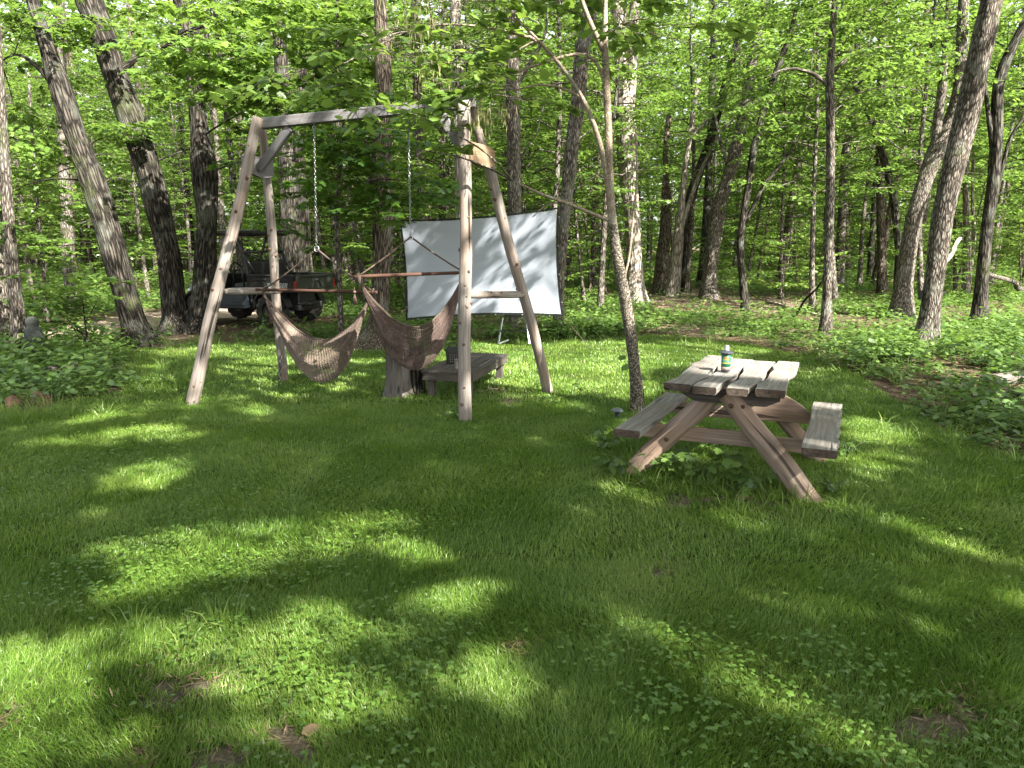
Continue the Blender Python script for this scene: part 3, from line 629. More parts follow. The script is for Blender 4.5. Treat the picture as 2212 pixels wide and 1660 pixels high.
bespoke('hickory_tree', W, 'shaggy pale-barked tree with a forked trunk, wrapped by a thin vine', 'bark_pale',
  [[(1374, 612, 40), (1371, 580, 32), (1368, 530, 31), (1366, 458, 31), (1356, 380, 36), (1352, 305, 40), (1350, 230, 38), (1343, 150, 26), (1335, 50, 24), (1330, 0, 22)],
   [(1356, 225, 26), (1365, 150, 22), (1366, 76, 21), (1372, 0, 19)], [(1342, 520, 3), (1358, 455, 4), (1374, 400, 5), (1374, 280, 5), (1362, 230, 4), (1345, 190, 3)]],
  baseY=21, top=16, seed=14, seg=30, amp=.16, crown='t0')
bespoke('tree', W, 'short reddish snag with a broken pale tip, beyond the young smooth tree', 'bark_brown', [[(1428, 602, 28), (1434, 530, 26), (1438, 460, 22), (1440, 410, 19), (1437, 387, 10)], [(1440, 430, 12), (1437, 330, 12), (1445, 250, 10)]], baseY=25, seed=15, amp=.1, blobs=[(1450, 330, 1, 50, 6)], leaf=.14, shape='quad')
bespoke('tree', W, 'pale crooked tree with several bare forked limbs in front of the snag', 'bark_pale',
  [[(1453, 622, 24), (1462, 560, 24), (1466, 500, 20), (1473, 432, 14), (1480, 360, 12), (1489, 305, 11), (1500, 220, 10), (1510, 170, 8)],
   [(1488, 300, 8), (1520, 270, 7), (1555, 225, 6), (1600, 245, 4)], [(1468, 500, 12), (1500, 407, 9), (1519, 356, 7), (1554, 290, 6), (1590, 250, 4)]], baseY=24, seed=16, amp=.07, blobs=[(1500, 150, 2, 70, 8)], leaf=.14, shape='quad')
bespoke('tree', W, 'dark straight trunk just beside the pale crooked tree', 'bark_dark', [[(1476, 618, 24), (1478, 560, 24), (1480, 470, 22), (1500, 400, 20), (1535, 300, 18), (1560, 210, 16), (1590, 100, 14)]], baseY=26, top=14, seed=17, crown='u2')
bespoke('tree', W, 'large grey tree whose trunk leans and narrows upward at the middle of the wood', 'bark_grey',
  [[(1532, 612, 30), (1536, 560, 27), (1549, 458, 30), (1582, 356, 25), (1606, 254, 24), (1621, 152, 20), (1640, 60, 18), (1655, 0, 17)], [(1572, 360, 8), (1552, 290, 6), (1540, 230, 5)]], baseY=23, top=15, seed=18, seg=26, amp=.07, crown='t1')
bespoke('tree', W, 'thin dark tree with an S-bend low on its trunk and a slanting top', 'bark_dark',
  [[(1613, 644, 15), (1603, 590, 15), (1597, 519, 14), (1616, 407, 14), (1626, 330, 15), (1656, 214, 14), (1682, 142, 12), (1707, 76, 10), (1720, 20, 7)], [(1610, 480, 9), (1650, 400, 8), (1690, 350, 7), (1717, 315, 5), (1730, 280, 3)], [(1682, 142, 7), (1720, 130, 5), (1780, 100, 3)]],
  baseY=18.5, seed=19, seg=16, amp=.07, blobs=[(1680, 120, -1, 120, 18), (1760, 70, -.5, 120, 18), (1600, 80, 1, 100, 14), (1700, 300, 1.5, 90, 12), (1560, 230, 1, 80, 10)], leafm='leaf_mid', leaf=.13, shape='ovate')
bespoke('tree', W, 'slender straight tree with arching side limbs in the open middle of the wood', 'bark_grey',
  [[(1783, 724, 22), (1786, 640, 19), (1791, 508, 18), (1794, 400, 18), (1794, 300, 17), (1791, 193, 18), (1796, 120, 14), (1800, 40, 12), (1804, 0, 11)], [(1791, 190, 9), (1765, 162, 8), (1730, 150, 6), (1697, 147, 5), (1650, 170, 3)],
   [(1800, 155, 8), (1830, 125, 6), (1880, 105, 5), (1930, 100, 3)]], seed=20, seg=20, amp=.06, top=9, blobs=[(1760, 60, 0, 110, 20), (1880, 50, 0, 110, 20), (1920, 150, .5, 90, 12), (1690, 180, .5, 90, 12), (1830, 230, 1.5, 80, 8)], leafm='leaf_mid', leaf=.10, shape='ovate')
bespoke('tree', W, 'straight grey trunk rising far behind the slender tree with arching limbs', 'bark_grey', [[(1815, 588, 17), (1819, 458, 17), (1826, 330, 16), (1845, 244, 14), (1850, 142, 12), (1856, 0, 10)]], baseY=30, top=16, seed=21, crown='t1')
bespoke('tree', W, 'dark thin tree bending like a hook beside the forked grey tree', 'bark_dark',
  [[(1943, 600, 15), (1941, 540, 14), (1931, 432, 14), (1911, 346, 14), (1880, 254, 12), (1850, 188, 10), (1824, 162, 7), (1815, 130, 5)], [(1850, 188, 6), (1870, 165, 5), (1900, 160, 3)]], baseY=21.5, seed=22, seg=14, blobs=[(1840, 110, 0, 80, 10), (1900, 250, 1, 90, 12), (1880, 380, 1.5, 80, 10)], leaf=.13, shape='ovate')
bespoke('tree', W, 'grey plated tree with a fork and one broken snag top', 'bark_grey',
  [[(1949, 664, 40), (1955, 600, 34), (1966, 508, 32), (1992, 407, 30), (2020, 330, 36), (2040, 290, 30), (2060, 250, 26), (2073, 193, 24), (2078, 100, 22), (2082, 0, 20)], [(2018, 335, 20), (2026, 254, 17), (2036, 190, 16), (2040, 122, 13)], [(2065, 225, 5), (2045, 205, 3), (2015, 195, 2)]],
  baseY=16.8, top=14, seed=23, seg=30, amp=.07, crown='t0')
bespoke('tree', W, 'large leaning grey tree with a small strapped camera box on its trunk', 'bark_grey',
  [[(1995, 756, 46), (2006, 700, 42), (2018, 610, 38), (2038, 458, 41), (2066, 330, 45), (2094, 229, 44), (2125, 76, 42), (2143, 0, 40), (2150, -30, 39)]], top=13, seed=24, seg=40, amp=.06, crown='t1')
bespoke('tree', W, 'dark furrowed tree with a forked top at the far side of the camera-box tree', 'bark_dark',
  [[(2115, 683, 28), (2120, 620, 25), (2130, 508, 23), (2143, 420, 24), (2150, 356, 23), (2156, 178, 21), (2168, 140, 20), (2190, 95, 18), (2220, 40, 16)], [(2150, 360, 12), (2135, 250, 9), (2128, 180, 7)], [(2150, 430, 8), (2180, 300, 7), (2220, 240, 5)]],
  baseY=15.5, seed=25, seg=24, amp=.08, blobs=[(2180, 40, -.5, 110, 20), (2100, 130, 1, 110, 14), (2190, 250, .5, 90, 14), (2180, 420, 1, 80, 10), (2050, 60, 1.5, 120, 18)], leafm='leaf_mid', leaf=.11, shape='ovate')
bespoke('tree', W, 'thin pale pair of stems seen between the camera-box tree and the furrowed tree', 'bark_pale', [[(2092, 600, 14), (2090, 500, 14), (2086, 420, 12), (2088, 330, 10), (2092, 200, 8)], [(2094, 600, 8), (2106, 520, 7), (2100, 430, 6), (2104, 330, 4)]], baseY=24, seed=26, blobs=[(2090, 200, 1, 70, 8)], leaf=.14, shape='quad')
# the smooth young tree beside the table, with broad leaves and hanging pods over the swing frame
bespoke('redbud_tree', W, 'smooth tan young tree with dark mottled lower trunk and spreading limbs, beside the picnic table', 'bark_tan',
  [[(1378, 887, 27), (1373, 800, 25), (1360, 700, 25), (1346, 620, 24), (1328, 530, 22), (1320, 470, 19), (1317, 400, 16), (1315, 300, 15), (1312, 200, 14), (1304, 110, 13), (1307, 40, 10), (1308, -40, 8), (1310, -140, 6)],
   [(1318, 455, 14), (1313, 381, 13), (1290, 285, 11), (1262, 213, 9), (1209, 137, 8), (1163, 86, 7), (1087, 15, 5), (1050, -30, 4)], [(1303, 110, 11), (1290, 80, 10), (1275, 51, 9), (1255, 0, 9), (1240, -60, 7)],
   [(1313, 215, 7), (1290, 106, 7), (1265, 107, 7), (1138, 147, 5), (1050, 185, 3), (980, 215, 2)], [(1322, 478, 9, 0), (1280, 463, 7, -.1), (1224, 437, 7, -.2), (1168, 422, 6, -.3), (1130, 398, 4, -.3), (1107, 391, 3, -.3)],
   [(1262, 213, 6), (1189, 178, 5), (1165, 180, 4), (1100, 200, 3)], [(1163, 86, 5), (1110, 110, 4), (1060, 150, 3), (1020, 200, 2)], [(1224, 437, 4, -.2), (1180, 440, 3, -.2), (1150, 470, 2, -.2)], [(1342, 622, 5), (1360, 560, 5), (1366, 480, 4), (1376, 400, 4), (1374, 280, 3)],
   [(1163, 86, 6), (1060, 60, 5), (960, 50, 4), (880, 70, 2)]],
  seed=27, seg=20, amp=.02, flare=1.12,
  blobs=[(1000, 130, -.6, 70, 7), (990, 185, -.8, 40, 4), (900, 100, -.6, 80, 7), (960, 30, -.4, 90, 8), (1120, 40, 0, 80, 8), (1230, 15, 0, 70, 8), (1180, 110, 0, 60, 4), (800, 100, -.5, 60, 4), (1640, -190, 1.2, 140, 16), (1790, -210, 1.2, 150, 16), (1560, -150, 2.2, 110, 12), (1500, -200, .8, 120, 10), (1900, -260, 1.6, 150, 12), (1040, 190, -.5, 35, 3), (1400, 40, .3, 80, 8), (1330, 10, 0, 60, 6), (720, 150, -.6, 50, 3), (905, 325, -.75, 26, 2), (960, 285, -.8, 26, 2)],  # negative-height clumps are out of view, added to cast leaf dapples on the screen
  leafm='leaf_bright', leaf=.095, shape='round', dens=.75, pods=[(1040, 240, -.9, 34, 90), (1080, 235, -.7, 30, 50), (905, 40, -.6, 60, 110), (930, 160, -.7, 40, 50)], mask=True)
# overhanging branch foliage in the centre-left comes from a young tree rooted behind the left legs of the frame
bespoke('maple_tree', W, 'young maple with low drooping leafy branches hanging behind the swing frame', 'bark_grey',
  [[(735, 700, 12), (733, 600, 11), (728, 480, 10), (735, 350, 9), (725, 200, 8), (730, 80, 6), (728, -20, 5)]], baseY=12.4, seed=28, seg=12,
  blobs=[(740, 330, -1.6, 70, 14), (790, 400, -1.6, 65, 12), (700, 430, -.8, 70, 10), (860, 330, -1.8, 60, 10), (680, 250, -1, 80, 12), (850, 450, -1.6, 45, 7), (620, 400, -.4, 50, 7), (770, 240, -1, 80, 12), (910, 400, -1.8, 40, 6), (560, 330, 0, 60, 6), (700, 540, .2, 45, 5)], leafm='leaf_deep', leaf=.105, dens=.8)
bespoke('maple_tree', W, 'low leafy maple branching at the far edge of the dirt path', 'bark_grey', [[(95, 660, 8), (92, 560, 8), (80, 430, 7), (70, 300, 6), (60, 150, 5)]], baseY=15.5, seed=29, seg=10,
  blobs=[(90, 500, 0, 60, 10), (40, 380, 0, 70, 12), (170, 350, .5, 80, 10), (250, 520, 1, 40, 5), (110, 250, 0, 90, 14), (60, 560, -.5, 45, 6)], leafm='leaf_mid', leaf=.11)

# --- unseen shade trees behind and beside the camera, crowns shaped to throw the dapples
def unseen_shade_tree(x, y, H, r0, n_cl, cr, zlo, label, seed, leaf=.15, off=(0, 0), limb=None):
    rng = np.random.RandomState(seed); root = thing('unseen_shade_tree', label, 'tree', (x, y, float(hz(x, y))), 0, 'unseen shade trees added around the viewer'); mb = MB(); org = np.array([x, y, float(hz(x, y))])
    n = 12; ts = np.linspace(0, 1, n); path = [np.array([.25 * math.sin(3 * t + seed), .25 * math.cos(2.5 * t + seed), H * t - (.3 if t == 0 else 0)]) for t in ts]
    mb.tube(path, [r0 * (1.3 if t == 0 else 1 - .8 * t) for t in ts], 16, bark_disp(.07, 5, .06), seed=seed)
    Ps = []; As = []; Ns = []
    for i in range(n_cl):
        a = rng.rand() * 6.283; rr = cr * math.sqrt(rng.rand()); z = rng.uniform(zlo, H + 1) ; c = np.array([math.cos(a) * rr + off[0], math.sin(a) * rr + off[1], z])
        t = min(.97, max(.25, (z - rr * .5) / H)); j = int(t * (n - 1)); a0 = path[j]
        if i % 7 == 0:
            mid = (a0 + c) / 2 + (0, 0, .1 * rr); k = np.linspace(0, 1, 6)[:, None]; lp = a0 * (1 - k) ** 2 + 2 * mid * k * (1 - k) + c * k ** 2
            mb.tube(lp, np.linspace(.028, .006, 6), 4, cap=False)
        st = c + rng.randn(7, 3) * np.array([.55, .55, .3]); di = rng.randn(7, 3) * np.array([1, 1, .15])
        P, A, N = sprays(rng, st, di, rng.uniform(.5, 1.0, 7), leaf, .8); Ps.append(P); As.append(A); Ns.append(N)
    if limb is not None:                                  # unseen long limb, placed so its shadow crosses the lawn
        lp = [path[5]] + [np.array(q) - org for q in limb]; mb.tube(lp, np.linspace(.10, .045, len(lp)), 8, bark_disp(.1, 4, .1))
    P = np.concatenate(Ps); A = np.concatenate(As); N = np.concatenate(Ns); k = shade_keep(P + org, rng); P, A, N = P[k], A[k], N[k]
    print('shade leaves', len(P))
    mb.build('trunk', M['bark_grey'], root, True)
    link('crown', leaves_mesh('crown', P, A, N, leaf * rng.uniform(.7, 1.25, len(P)), 'quad', rng), M['leaf_mid'], root, False)
SH = 'unseen tall tree added behind the viewer, its crown shaped to dapple the lawn'
for i, (x, y, H, ncl, cr, off) in enumerate([(5.5, -1.5, 13, 190, 4.8, (0, 0)), (9.5, -4.5, 14, 170, 5, (0, 0)), (2.0, -5.0, 13, 170, 4.8, (0, 0)), (12.5, 2.5, 14, 150, 4.8, (-1, 0)), (6.5, -9.5, 15, 130, 5, (0, 0)), (-1.5, -1.8, 12, 130, 4.2, (0, 0)), (13, -9, 15, 110, 5.2, (0, 0)), (-6.5, -3, 13, 90, 4.4, (1, 0)), (9.2, 4.4, 12, 200, 4.4, (-3.2, 1.4))]):
    unseen_shade_tree(x, y, H, .2, ncl, cr, 5.8 if i != 8 else 7.0, SH, 60 + i, off=off, limb=[gd(*q) + SUN * 8.4 for q in ((1000, 1235), (870, 1262), (720, 1275), (560, 1285), (430, 1305), (300, 1322), (150, 1338), (-60, 1375))] if i == 0 else None)

# --- the wood behind: repeats
rng = np.random.RandomState(77)
NEARP = [(-6.2, 12.2, 1.2), (-6.5, 14.2, 1.6), (-4.6, 15.5, 2.6), (-2.3, 11.8, 1), (.9, 13.5, 1), (0.2, 12, 2.2), (5.9, 13.7, 1), (6.7, 11.8, 1.3), (7.5, 10, 1)]
def free(x, y, placed, d):
    if y < 3 + abs(x) * .2 and abs(x) < 14: return False
    _px = float(to_px(np.array([x, y, 0.]))[0])
    if 20 < _px < 475 and 13 < y < 33 and rng.rand() < .9: return False
    if 1310 < _px < 1660 and y < 24.5: return False
    if is_lawn(np.array([x]), np.array([y]))[0] or inpoly(np.array([x]), np.array([y]), LAWN)[0]: return False
    if inpoly(np.array([x]), np.array([y]), [tuple(gd(*q)[:2]) for q in ((10, 790), (20, 735), (430, 642), (760, 630), (760, 690), (400, 730))])[0]: return False
    for a, b, r in NEARP:
        if math.hypot(x - a, y - b) < r: return False
    return all(math.hypot(x - a, y - b) > d for a, b in placed)
placed = []
def scatter(n, xr, yr, d, keys, name, label, cat, group, smin=.85, smax=1.2, cond=None):
    c = 0; tries = 0
    while c < n and tries < n * 60:
        tries += 1; y = rng.uniform(*yr); half = y * .78 + 2; x = rng.uniform(max(xr[0], -half), min(xr[1], half))
        if not free(x, y, placed, d): continue
        px, py, _ = to_px(np.array([x, y, 0.]))
        if cond and not cond(x, y, float(px)): continue
        placed.append((x, y)); place(keys[rng.randint(len(keys))], x, y, rng.rand() * 6.28, rng.uniform(smin, smax), name, label, cat, group); c += 1
    print(name, c)
G1 = 'tall forest trees'
scatter(30, (-24, 28), (22, 36), 2.6, ['t0', 't1', 't2'], 'forest_tree', 'tall straight forest tree standing among others beyond the clearing', 'tree', G1)
scatter(60, (-45, 45), (34, 62), 2.6, ['t0', 't1', 't2'], 'forest_tree', 'distant tall forest trunk deep in the wood', 'tree', 'distant forest trees')
G2 = 'young understory trees'
scatter(26, (-16, 3.5), (17.5, 26), 1.3, ['u0', 'u1', 'u2', 'u3'], 'understory_tree', 'young leafy understory tree growing among the trunks', 'tree', G2)
scatter(14, (3.5, 20), (18, 26), 1.8, ['u0', 'u2'], 'understory_tree', 'young leafy understory tree growing among the trunks', 'tree', G2)
scatter(95, (-30, 34), (25, 44), 1.5, ['u0', 'u1', 'u2', 'u3'], 'understory_tree', 'small bright leafy tree deeper in the wood', 'tree', 'deeper understory trees')
scatter(120, (-80, 80), (44, 80), 1.9, ['f0', 'f1'], 'forest_tree', 'low-branched leafy tree closing the far end of the wood', 'tree', 'leafy trees at the far end', 1.2, 2.2)
scatter(12, (-13, 5), (17.5, 23), .8, ['b0', 'b1'], 'sapling', 'knee-high to head-high leafy sapling in the undergrowth', 'sapling', 'saplings in the undergrowth')
scatter(16, (3, 20), (20, 34), .8, ['b0', 'b1'], 'sapling', 'leafy sapling on the open forest floor', 'sapling', 'saplings on the forest floor')
# far-off wood that reads as one mass
_n = 140000; _a = rng.uniform(-1.0, 1.0, _n); _d = rng.uniform(84, 125, _n); _x = np.sin(_a) * _d; _y = np.cos(_a) * _d; _z = 38 * rng.rand(_n) ** 1.2 * (.5 + fbm2(_x, _y, .12, 8)) + hz(_x, _y)
_k = rng.rand(_n) < np.clip(fbm2(_x * 1.0, _z * 2 + _y, .25, 3) * 3.2 - .75, .1, 1); _P = np.stack([_x, _y, _z], 1)[_k]; _n = len(_P); _t = rng.rand(_n) * 6.28
fw = leaves_mesh('distant_wood', _P, np.stack([np.cos(_t), np.sin(_t), rng.randn(_n) * .3], 1), rng.randn(_n, 3) * .6 + (0, 0, 1), rng.uniform(.5, 1.1, _n), 'ovate', rng)
tag(link('distant_wood', fw, M['leaf_bright'], None, False), 'far-off leafy wood closing the view behind the trunks', 'woods', kind='stuff')
#@@GREEN
# ------------------------------------------------------------------ grass, clover, herbs, fallen leaves
def in_view(x, y, m=120, top=0.0):
    px, py, d = to_px(np.stack([x, y, np.full(len(x), top)], 1)); return (y > .8) & (px > -m) & (px < 2212 + m) & (py < 1660 + m * 2)
def blades(rng, X, Y, Z, Lg, Wd, lean, leandir):
    n = len(X); a = rng.rand(n) * PI; wx = np.cos(a) * Wd * .5; wy = np.sin(a) * Wd * .5
    dx = np.cos(leandir) * lean; dy = np.sin(leandir) * lean; s = 1 / np.sqrt(1 + lean ** 2)
    V = np.zeros((n, 5, 3), np.float32)
    for i, (h, k) in enumerate(((0, 1), (0, -1), (.55, .8), (.55, -.8), (1, 0))):
        V[:, i, 0] = X + wx * k + dx * Lg * h ** 1.9 * .9; V[:, i, 1] = Y + wy * k + dy * Lg * h ** 1.9 * .9; V[:, i, 2] = Z + Lg * s * h * (1 - .12 * h)
    b = (np.arange(n) * 5)[:, None]
    return V.reshape(-1, 3), [b + np.array([[0, 1, 3, 2]]), b + np.array([[2, 3, 4]])]
rng = np.random.RandomState(9)
def grass_batch(n, y0, y1, wd, Lm, ybias=1.0):
    y = y0 + (y1 - y0) * rng.rand(n) ** ybias; x = rng.uniform(-1, 1, n) * (y * .72 + .5)
    k = in_view(x, y, 60) & is_lawn(x, y) & (rng.rand(n) > bare(x, y) ** 1.4 * 1.12); x, y = x[k], y[k]
    patch = fbm2(x, y, 1.6, 5); k = rng.rand(len(x)) < .45 + 1.1 * patch; x, y, patch = x[k], y[k], patch[k]
    Lg = Lm * (.7 + .65 * fbm2(x, y, 3.1, 40)) * rng.uniform(.55, 1.3, len(x)); ld = fbm2(x, y, 1.1, 90) * 14 + rng.randn(len(x)) * 1.1
    le = np.abs(rng.normal(.35, .35, len(x))) + .7 * fbm2(x, y, 2.3, 61) ** 2
    V, F = blades(rng, x, y, hz(x, y) - .005, Lg, wd * rng.uniform(.6, 1.3, len(x)), le, ld)
    rn = np.clip(.5 * rng.rand(len(x)) + .6 * fbm2(x, y, 1.9, 71) - .05 + (rng.rand(len(x)) < .05) * .5, 0, 1.2)
    return V, F, np.repeat(rn, 5)
parts_ = [grass_batch(420000, 1.2, 3.6, .0029, .043), grass_batch(430000, 3.6, 7.5, .0045, .044, .9), grass_batch(270000, 7.5, 15, .0080, .052)]
V = np.concatenate([p[0] for p in parts_]); off = 0; F4 = []; F3 = []
for v, f, r_ in parts_: F4.append(f[0] + off); F3.append(f[1] + off); off += len(v)
me = fast_mesh('grass', V, 5, [np.concatenate(F4), np.concatenate(F3)], {'rnd': np.concatenate([p[2] for p in parts_])}); print('blades', len(V) // 5)
tag(link('grass', me, M['grassblade'], None, False), 'mown green lawn grass growing over the clearing', 'grass', kind='stuff')

def clover_field(n):
    y = 1.3 + 7.5 * rng.rand(n) ** 1.1; x = rng.uniform(-1, 1, n) * (y * .72 + .5)
    c = fbm2(x, y, 1.5, 130); k = in_view(x, y, 40) & is_lawn(x, y) & (rng.rand(n) < np.clip((c - .50) * 5.5, .035, 1)) & (bare(x, y) < .5); return x[k], y[k]
x, y = clover_field(24000); n = len(x); P = []; A = []; N = []; S = []
h = rng.uniform(.035, .07, n); z = hz(x, y) + h; a0 = rng.rand(n) * 6.28; nn = np.stack([rng.randn(n) * .25, rng.randn(n) * .25, np.ones(n)], 1); sz = rng.uniform(.009, .018, n)
for k in range(3):
    a = a0 + k * 2.094; P.append(np.stack([x, y, z], 1)); A.append(np.stack([np.cos(a), np.sin(a), rng.randn(n) * .12], 1)); N.append(nn); S.append(sz)
cl = leaves_mesh('clover', np.concatenate(P), np.concatenate(A), np.concatenate(N), np.concatenate(S), 'round', rng)
tag(link('clover', cl, M['clover'], None, False), 'patches of round-leaved clover mixed into the lawn', 'clover', kind='stuff')

def herb_layer(name, label, n, region, leaf, hmin, hmax, nl, shape, mat, seed, spread=.09, kfun=None):
    r = np.random.RandomState(seed); x, y = region(r, n); k = in_view(x, y, 120); x, y = x[k], y[k]; m = len(x); hh = hmin + (hmax - hmin) * r.rand(m) ** 1.5 * (.5 + fbm2(x, y, .9, 11)); z = hz(x, y)
    P = []; A = []; N = []; S = []
    for i in range(nl):
        a = r.rand(m) * 6.28; rr = spread * r.uniform(.1, 1, m); hx = hh * r.uniform(.45, 1.05, m); P.append(np.stack([x + np.cos(a) * rr, y + np.sin(a) * rr, z + hx], 1))
        A.append(np.stack([np.cos(a), np.sin(a), r.uniform(-.45, .2, m)], 1)); N.append(np.stack([r.randn(m) * .3, r.randn(m) * .3, np.ones(m)], 1)); S.append(leaf * r.uniform(.6, 1.3, m))
    V, F, kk = leaves_geo(np.concatenate(P), np.concatenate(A), np.concatenate(N), np.concatenate(S), shape); rn = np.repeat(r.rand(len(V) // kk), kk)
    # stems
    sv, sf = blades(r, x, y, z, hh, np.full(m, leaf * .07), r.uniform(0, .25, m), r.rand(m) * 6.28); sf = [f + len(V) for f in sf]
    me = fast_mesh(name, np.concatenate([V, sv]), kk, F + sf, {'rnd': np.concatenate([rn, np.full(len(sv), .3)])})
    print(name, m, len(V) // kk); return tag(link(name, me, M[mat], None, False), label, 'undergrowth', kind='stuff')
LITTER_PX = [(1490, 645, 130, 26), (1640, 655, 150, 20), (1500, 712, 90, 10), (1900, 640, 60, 12), (2160, 832, 70, 18), (2150, 640, 60, 10)]
def open_floor(x, y):
    px, py, d = to_px(np.stack([x, y, np.zeros(len(x))], 1)); o = np.zeros(len(x))
    for cx, cy_, rx, ry in LITTER_PX: o = np.maximum(o, np.clip(1.4 - (((px - cx) / rx) ** 2 + ((py - cy_) / ry) ** 2), 0, 1))
    return o
PATHX = [tuple(gd(*q)[:2]) for q in ((0, 772), (20, 742), (110, 706), (230, 686), (350, 665), (430, 652), (540, 640), (700, 636), (700, 668), (570, 684), (470, 694), (370, 706), (250, 722), (120, 742))]
LOWX = [tuple(gd(*q)[:2]) for q in ((70, 770), (80, 720), (230, 695), (430, 690), (600, 700), (440, 745), (290, 760))]
UTVX = [(-4.0, 14.3), (-7.6, 15.4), (-7.2, 17.6), (-3.4, 16.4)]
def reg_wood(y0, y1, bias=1.0, dens=None):
    def f(r, n):
        y = y0 + (y1 - y0) * r.rand(n) ** bias; x = r.uniform(-1, 1, n) * (y * .74 + 1.5)
        k = ~is_lawn(x, y) & ~inpoly(x, y, PATHX) & (r.rand(n) > open_floor(x, y) * .93) & ~inpoly(x, y, UTVX)
        c = fbm2(x, y, .7, 17); k &= r.rand(n) < np.clip((c - .36) * 4.0, .10, 1)
        k &= ~inpoly(x, y, LOWX) | (r.rand(n) < .22)
        return x[k], y[k]
    return f
herb_layer('undergrowth', 'low leafy undergrowth covering the near forest floor', 17000, reg_wood(4.5, 15, .9), .06, .03, .20, 8, 'maple', 'herb', 201)
herb_layer('undergrowth', 'leafy ground cover spreading through the wood', 26000, reg_wood(14, 32, .8), .11, .05, .3, 7, 'quad', 'herb', 202, .14)
herb_layer('undergrowth', 'far low greenery between the distant trunks', 26000, reg_wood(30, 75, .9), .24, .1, .7, 7, 'quad', 'herb', 203, .3)
def tall_reg(r, n):
    pts = []
    for (px, py, sx, sy, w_) in [(1260, 735, 60, 10, .16), (1350, 728, 60, 8, .12), (2090, 760, 80, 22, .12), (2150, 890, 60, 24, .03), (2180, 720, 40, 30, .10), (1900, 775, 60, 14, .10), (120, 830, 100, 28, .09), (60, 790, 70, 20, .08), (160, 750, 60, 12, .05), (700, 735, 80, 6, .04), (340, 752, 70, 5, .03), (1160, 730, 60, 6, .04)]:
        m = int(n * w_); q = np.stack([px + r.randn(m) * sx, py + r.randn(m) * sy], 1); pts += [gd(*c)[:2] for c in q if c[1] > 600]
    p = np.array(pts); k = ~is_lawn(p[:, 0], p[:, 1]); return p[k, 0], p[k, 1]
herb_layer('tall_weeds', 'knee-high leafy weeds along the lawn edge', 1500, tall_reg, .095, .15, .45, 11, 'ovate', 'herb', 204, .17)
# grass tufts with long blades along edges and round the table legs
def tuft_mesh(r, cx, cy_, n, L, w_, spread):
    a = r.rand(n) * 6.28; rr = spread * np.sqrt(r.rand(n)); x = cx + np.cos(a) * rr; y = cy_ + np.sin(a) * rr
    return blades(r, x, y, hz(x, y) - .005, L * r.uniform(.5, 1.15, n), w_ * r.uniform(.7, 1.2, n), r.uniform(.2, 1.5, n), a + r.randn(n) * .5)
r = np.random.RandomState(55); TV = []; T4 = []; T3 = []; off = 0; cen = []
for i in range(260):
    t_ = r.rand(); base = LAWN[1 + int(t_ * (len(LAWN) - 5))]; q = np.array(base) + r.randn(2) * .5; cen.append((q[0], q[1], 22, .22))
for px, py, n_ in ((1330, 1020, 5), (1480, 1060, 6), (1520, 1080, 5), (1600, 1085, 5), (1560, 1040, 5), (1400, 1035, 4), (1750, 1085, 6), (1640, 1075, 8), (1700, 1060, 5), (1800, 1080, 6), (1400, 1050, 6), (1005, 905, 2), (412, 872, 2), (613, 822, 2), (1187, 845, 2), (870, 855, 3), (935, 850, 2), (1378, 885, 4), (450, 1380, 4)):
    g_ = gd(px, py)
    for _ in range(n_): q = g_[:2] + r.randn(2) * (.16 if n_ > 3 else .05); cen.append((q[0], q[1], 22, .19 if n_ > 3 else .1))
for cx, cy_, n_, L in cen:
    if cy_ < 1: continue
    v, f = tuft_mesh(r, cx, cy_, n_, L, .006, .05); TV.append(v); T4.append(f[0] + off); T3.append(f[1] + off); off += len(v)
me = fast_mesh('long_grass', np.concatenate(TV), 5, [np.concatenate(T4), np.concatenate(T3)], {'rnd': np.repeat(r.rand(off // 5), 5)})
tag(link('long_grass', me, M['grassblade'], None, False), 'uncut long grass along the lawn edge and around posts', 'grass', kind='stuff')
# dry straw on the bare patches
x = []; y = []
for cx, cy_, rx, ry in BARE:
    if cy_ < 800: continue
    for _ in range(90):
        q = gd(cx + r.randn() * rx * .9, cy_ + r.randn() * ry * .9); x.append(q[0]); y.append(q[1])
x = np.array(x); y = np.array(y); k = y > 1; x = x[k]; y = y[k]; n = len(x); a = r.rand(n) * 6.28
sm_ = leaves_mesh('dry_straw', np.stack([x, y, hz(x, y) + .006 + .012 * r.rand(n)], 1), np.stack([np.cos(a), np.sin(a), r.randn(n) * .15], 1), np.stack([r.randn(n) * .2, r.randn(n) * .2, np.ones(n)], 1), r.uniform(.02, .06, n), 'pod', r)
tag(link('dry_straw', sm_, M['litter'], None, False), 'dry straw and dead blades on the bare soil patches', 'straw', kind='stuff')
# twigs
x = r.uniform(-10, 14, 900); y = r.uniform(6, 26, 900); k = ~is_lawn(x, y) | (r.rand(900) < .06); mbt = MB()
for a_, b_ in zip(x[k], y[k]):
    t_ = r.rand() * 6.28; L_ = r.uniform(.1, .45); z_ = float(hz(a_, b_)) + .015; d_ = np.array([math.cos(t_), math.sin(t_), 0]) * L_
    mbt.tube([(a_, b_, z_), np.array([a_, b_, z_ + .01]) + d_ * .5 + r.randn(3) * .012, np.array([a_, b_, z_]) + d_], [.006, .005, .003], 4)
tag(mbt.build('fallen_twigs', M['bark_grey']), 'small dead twigs littering the forest floor and lawn', 'twigs', kind='stuff')
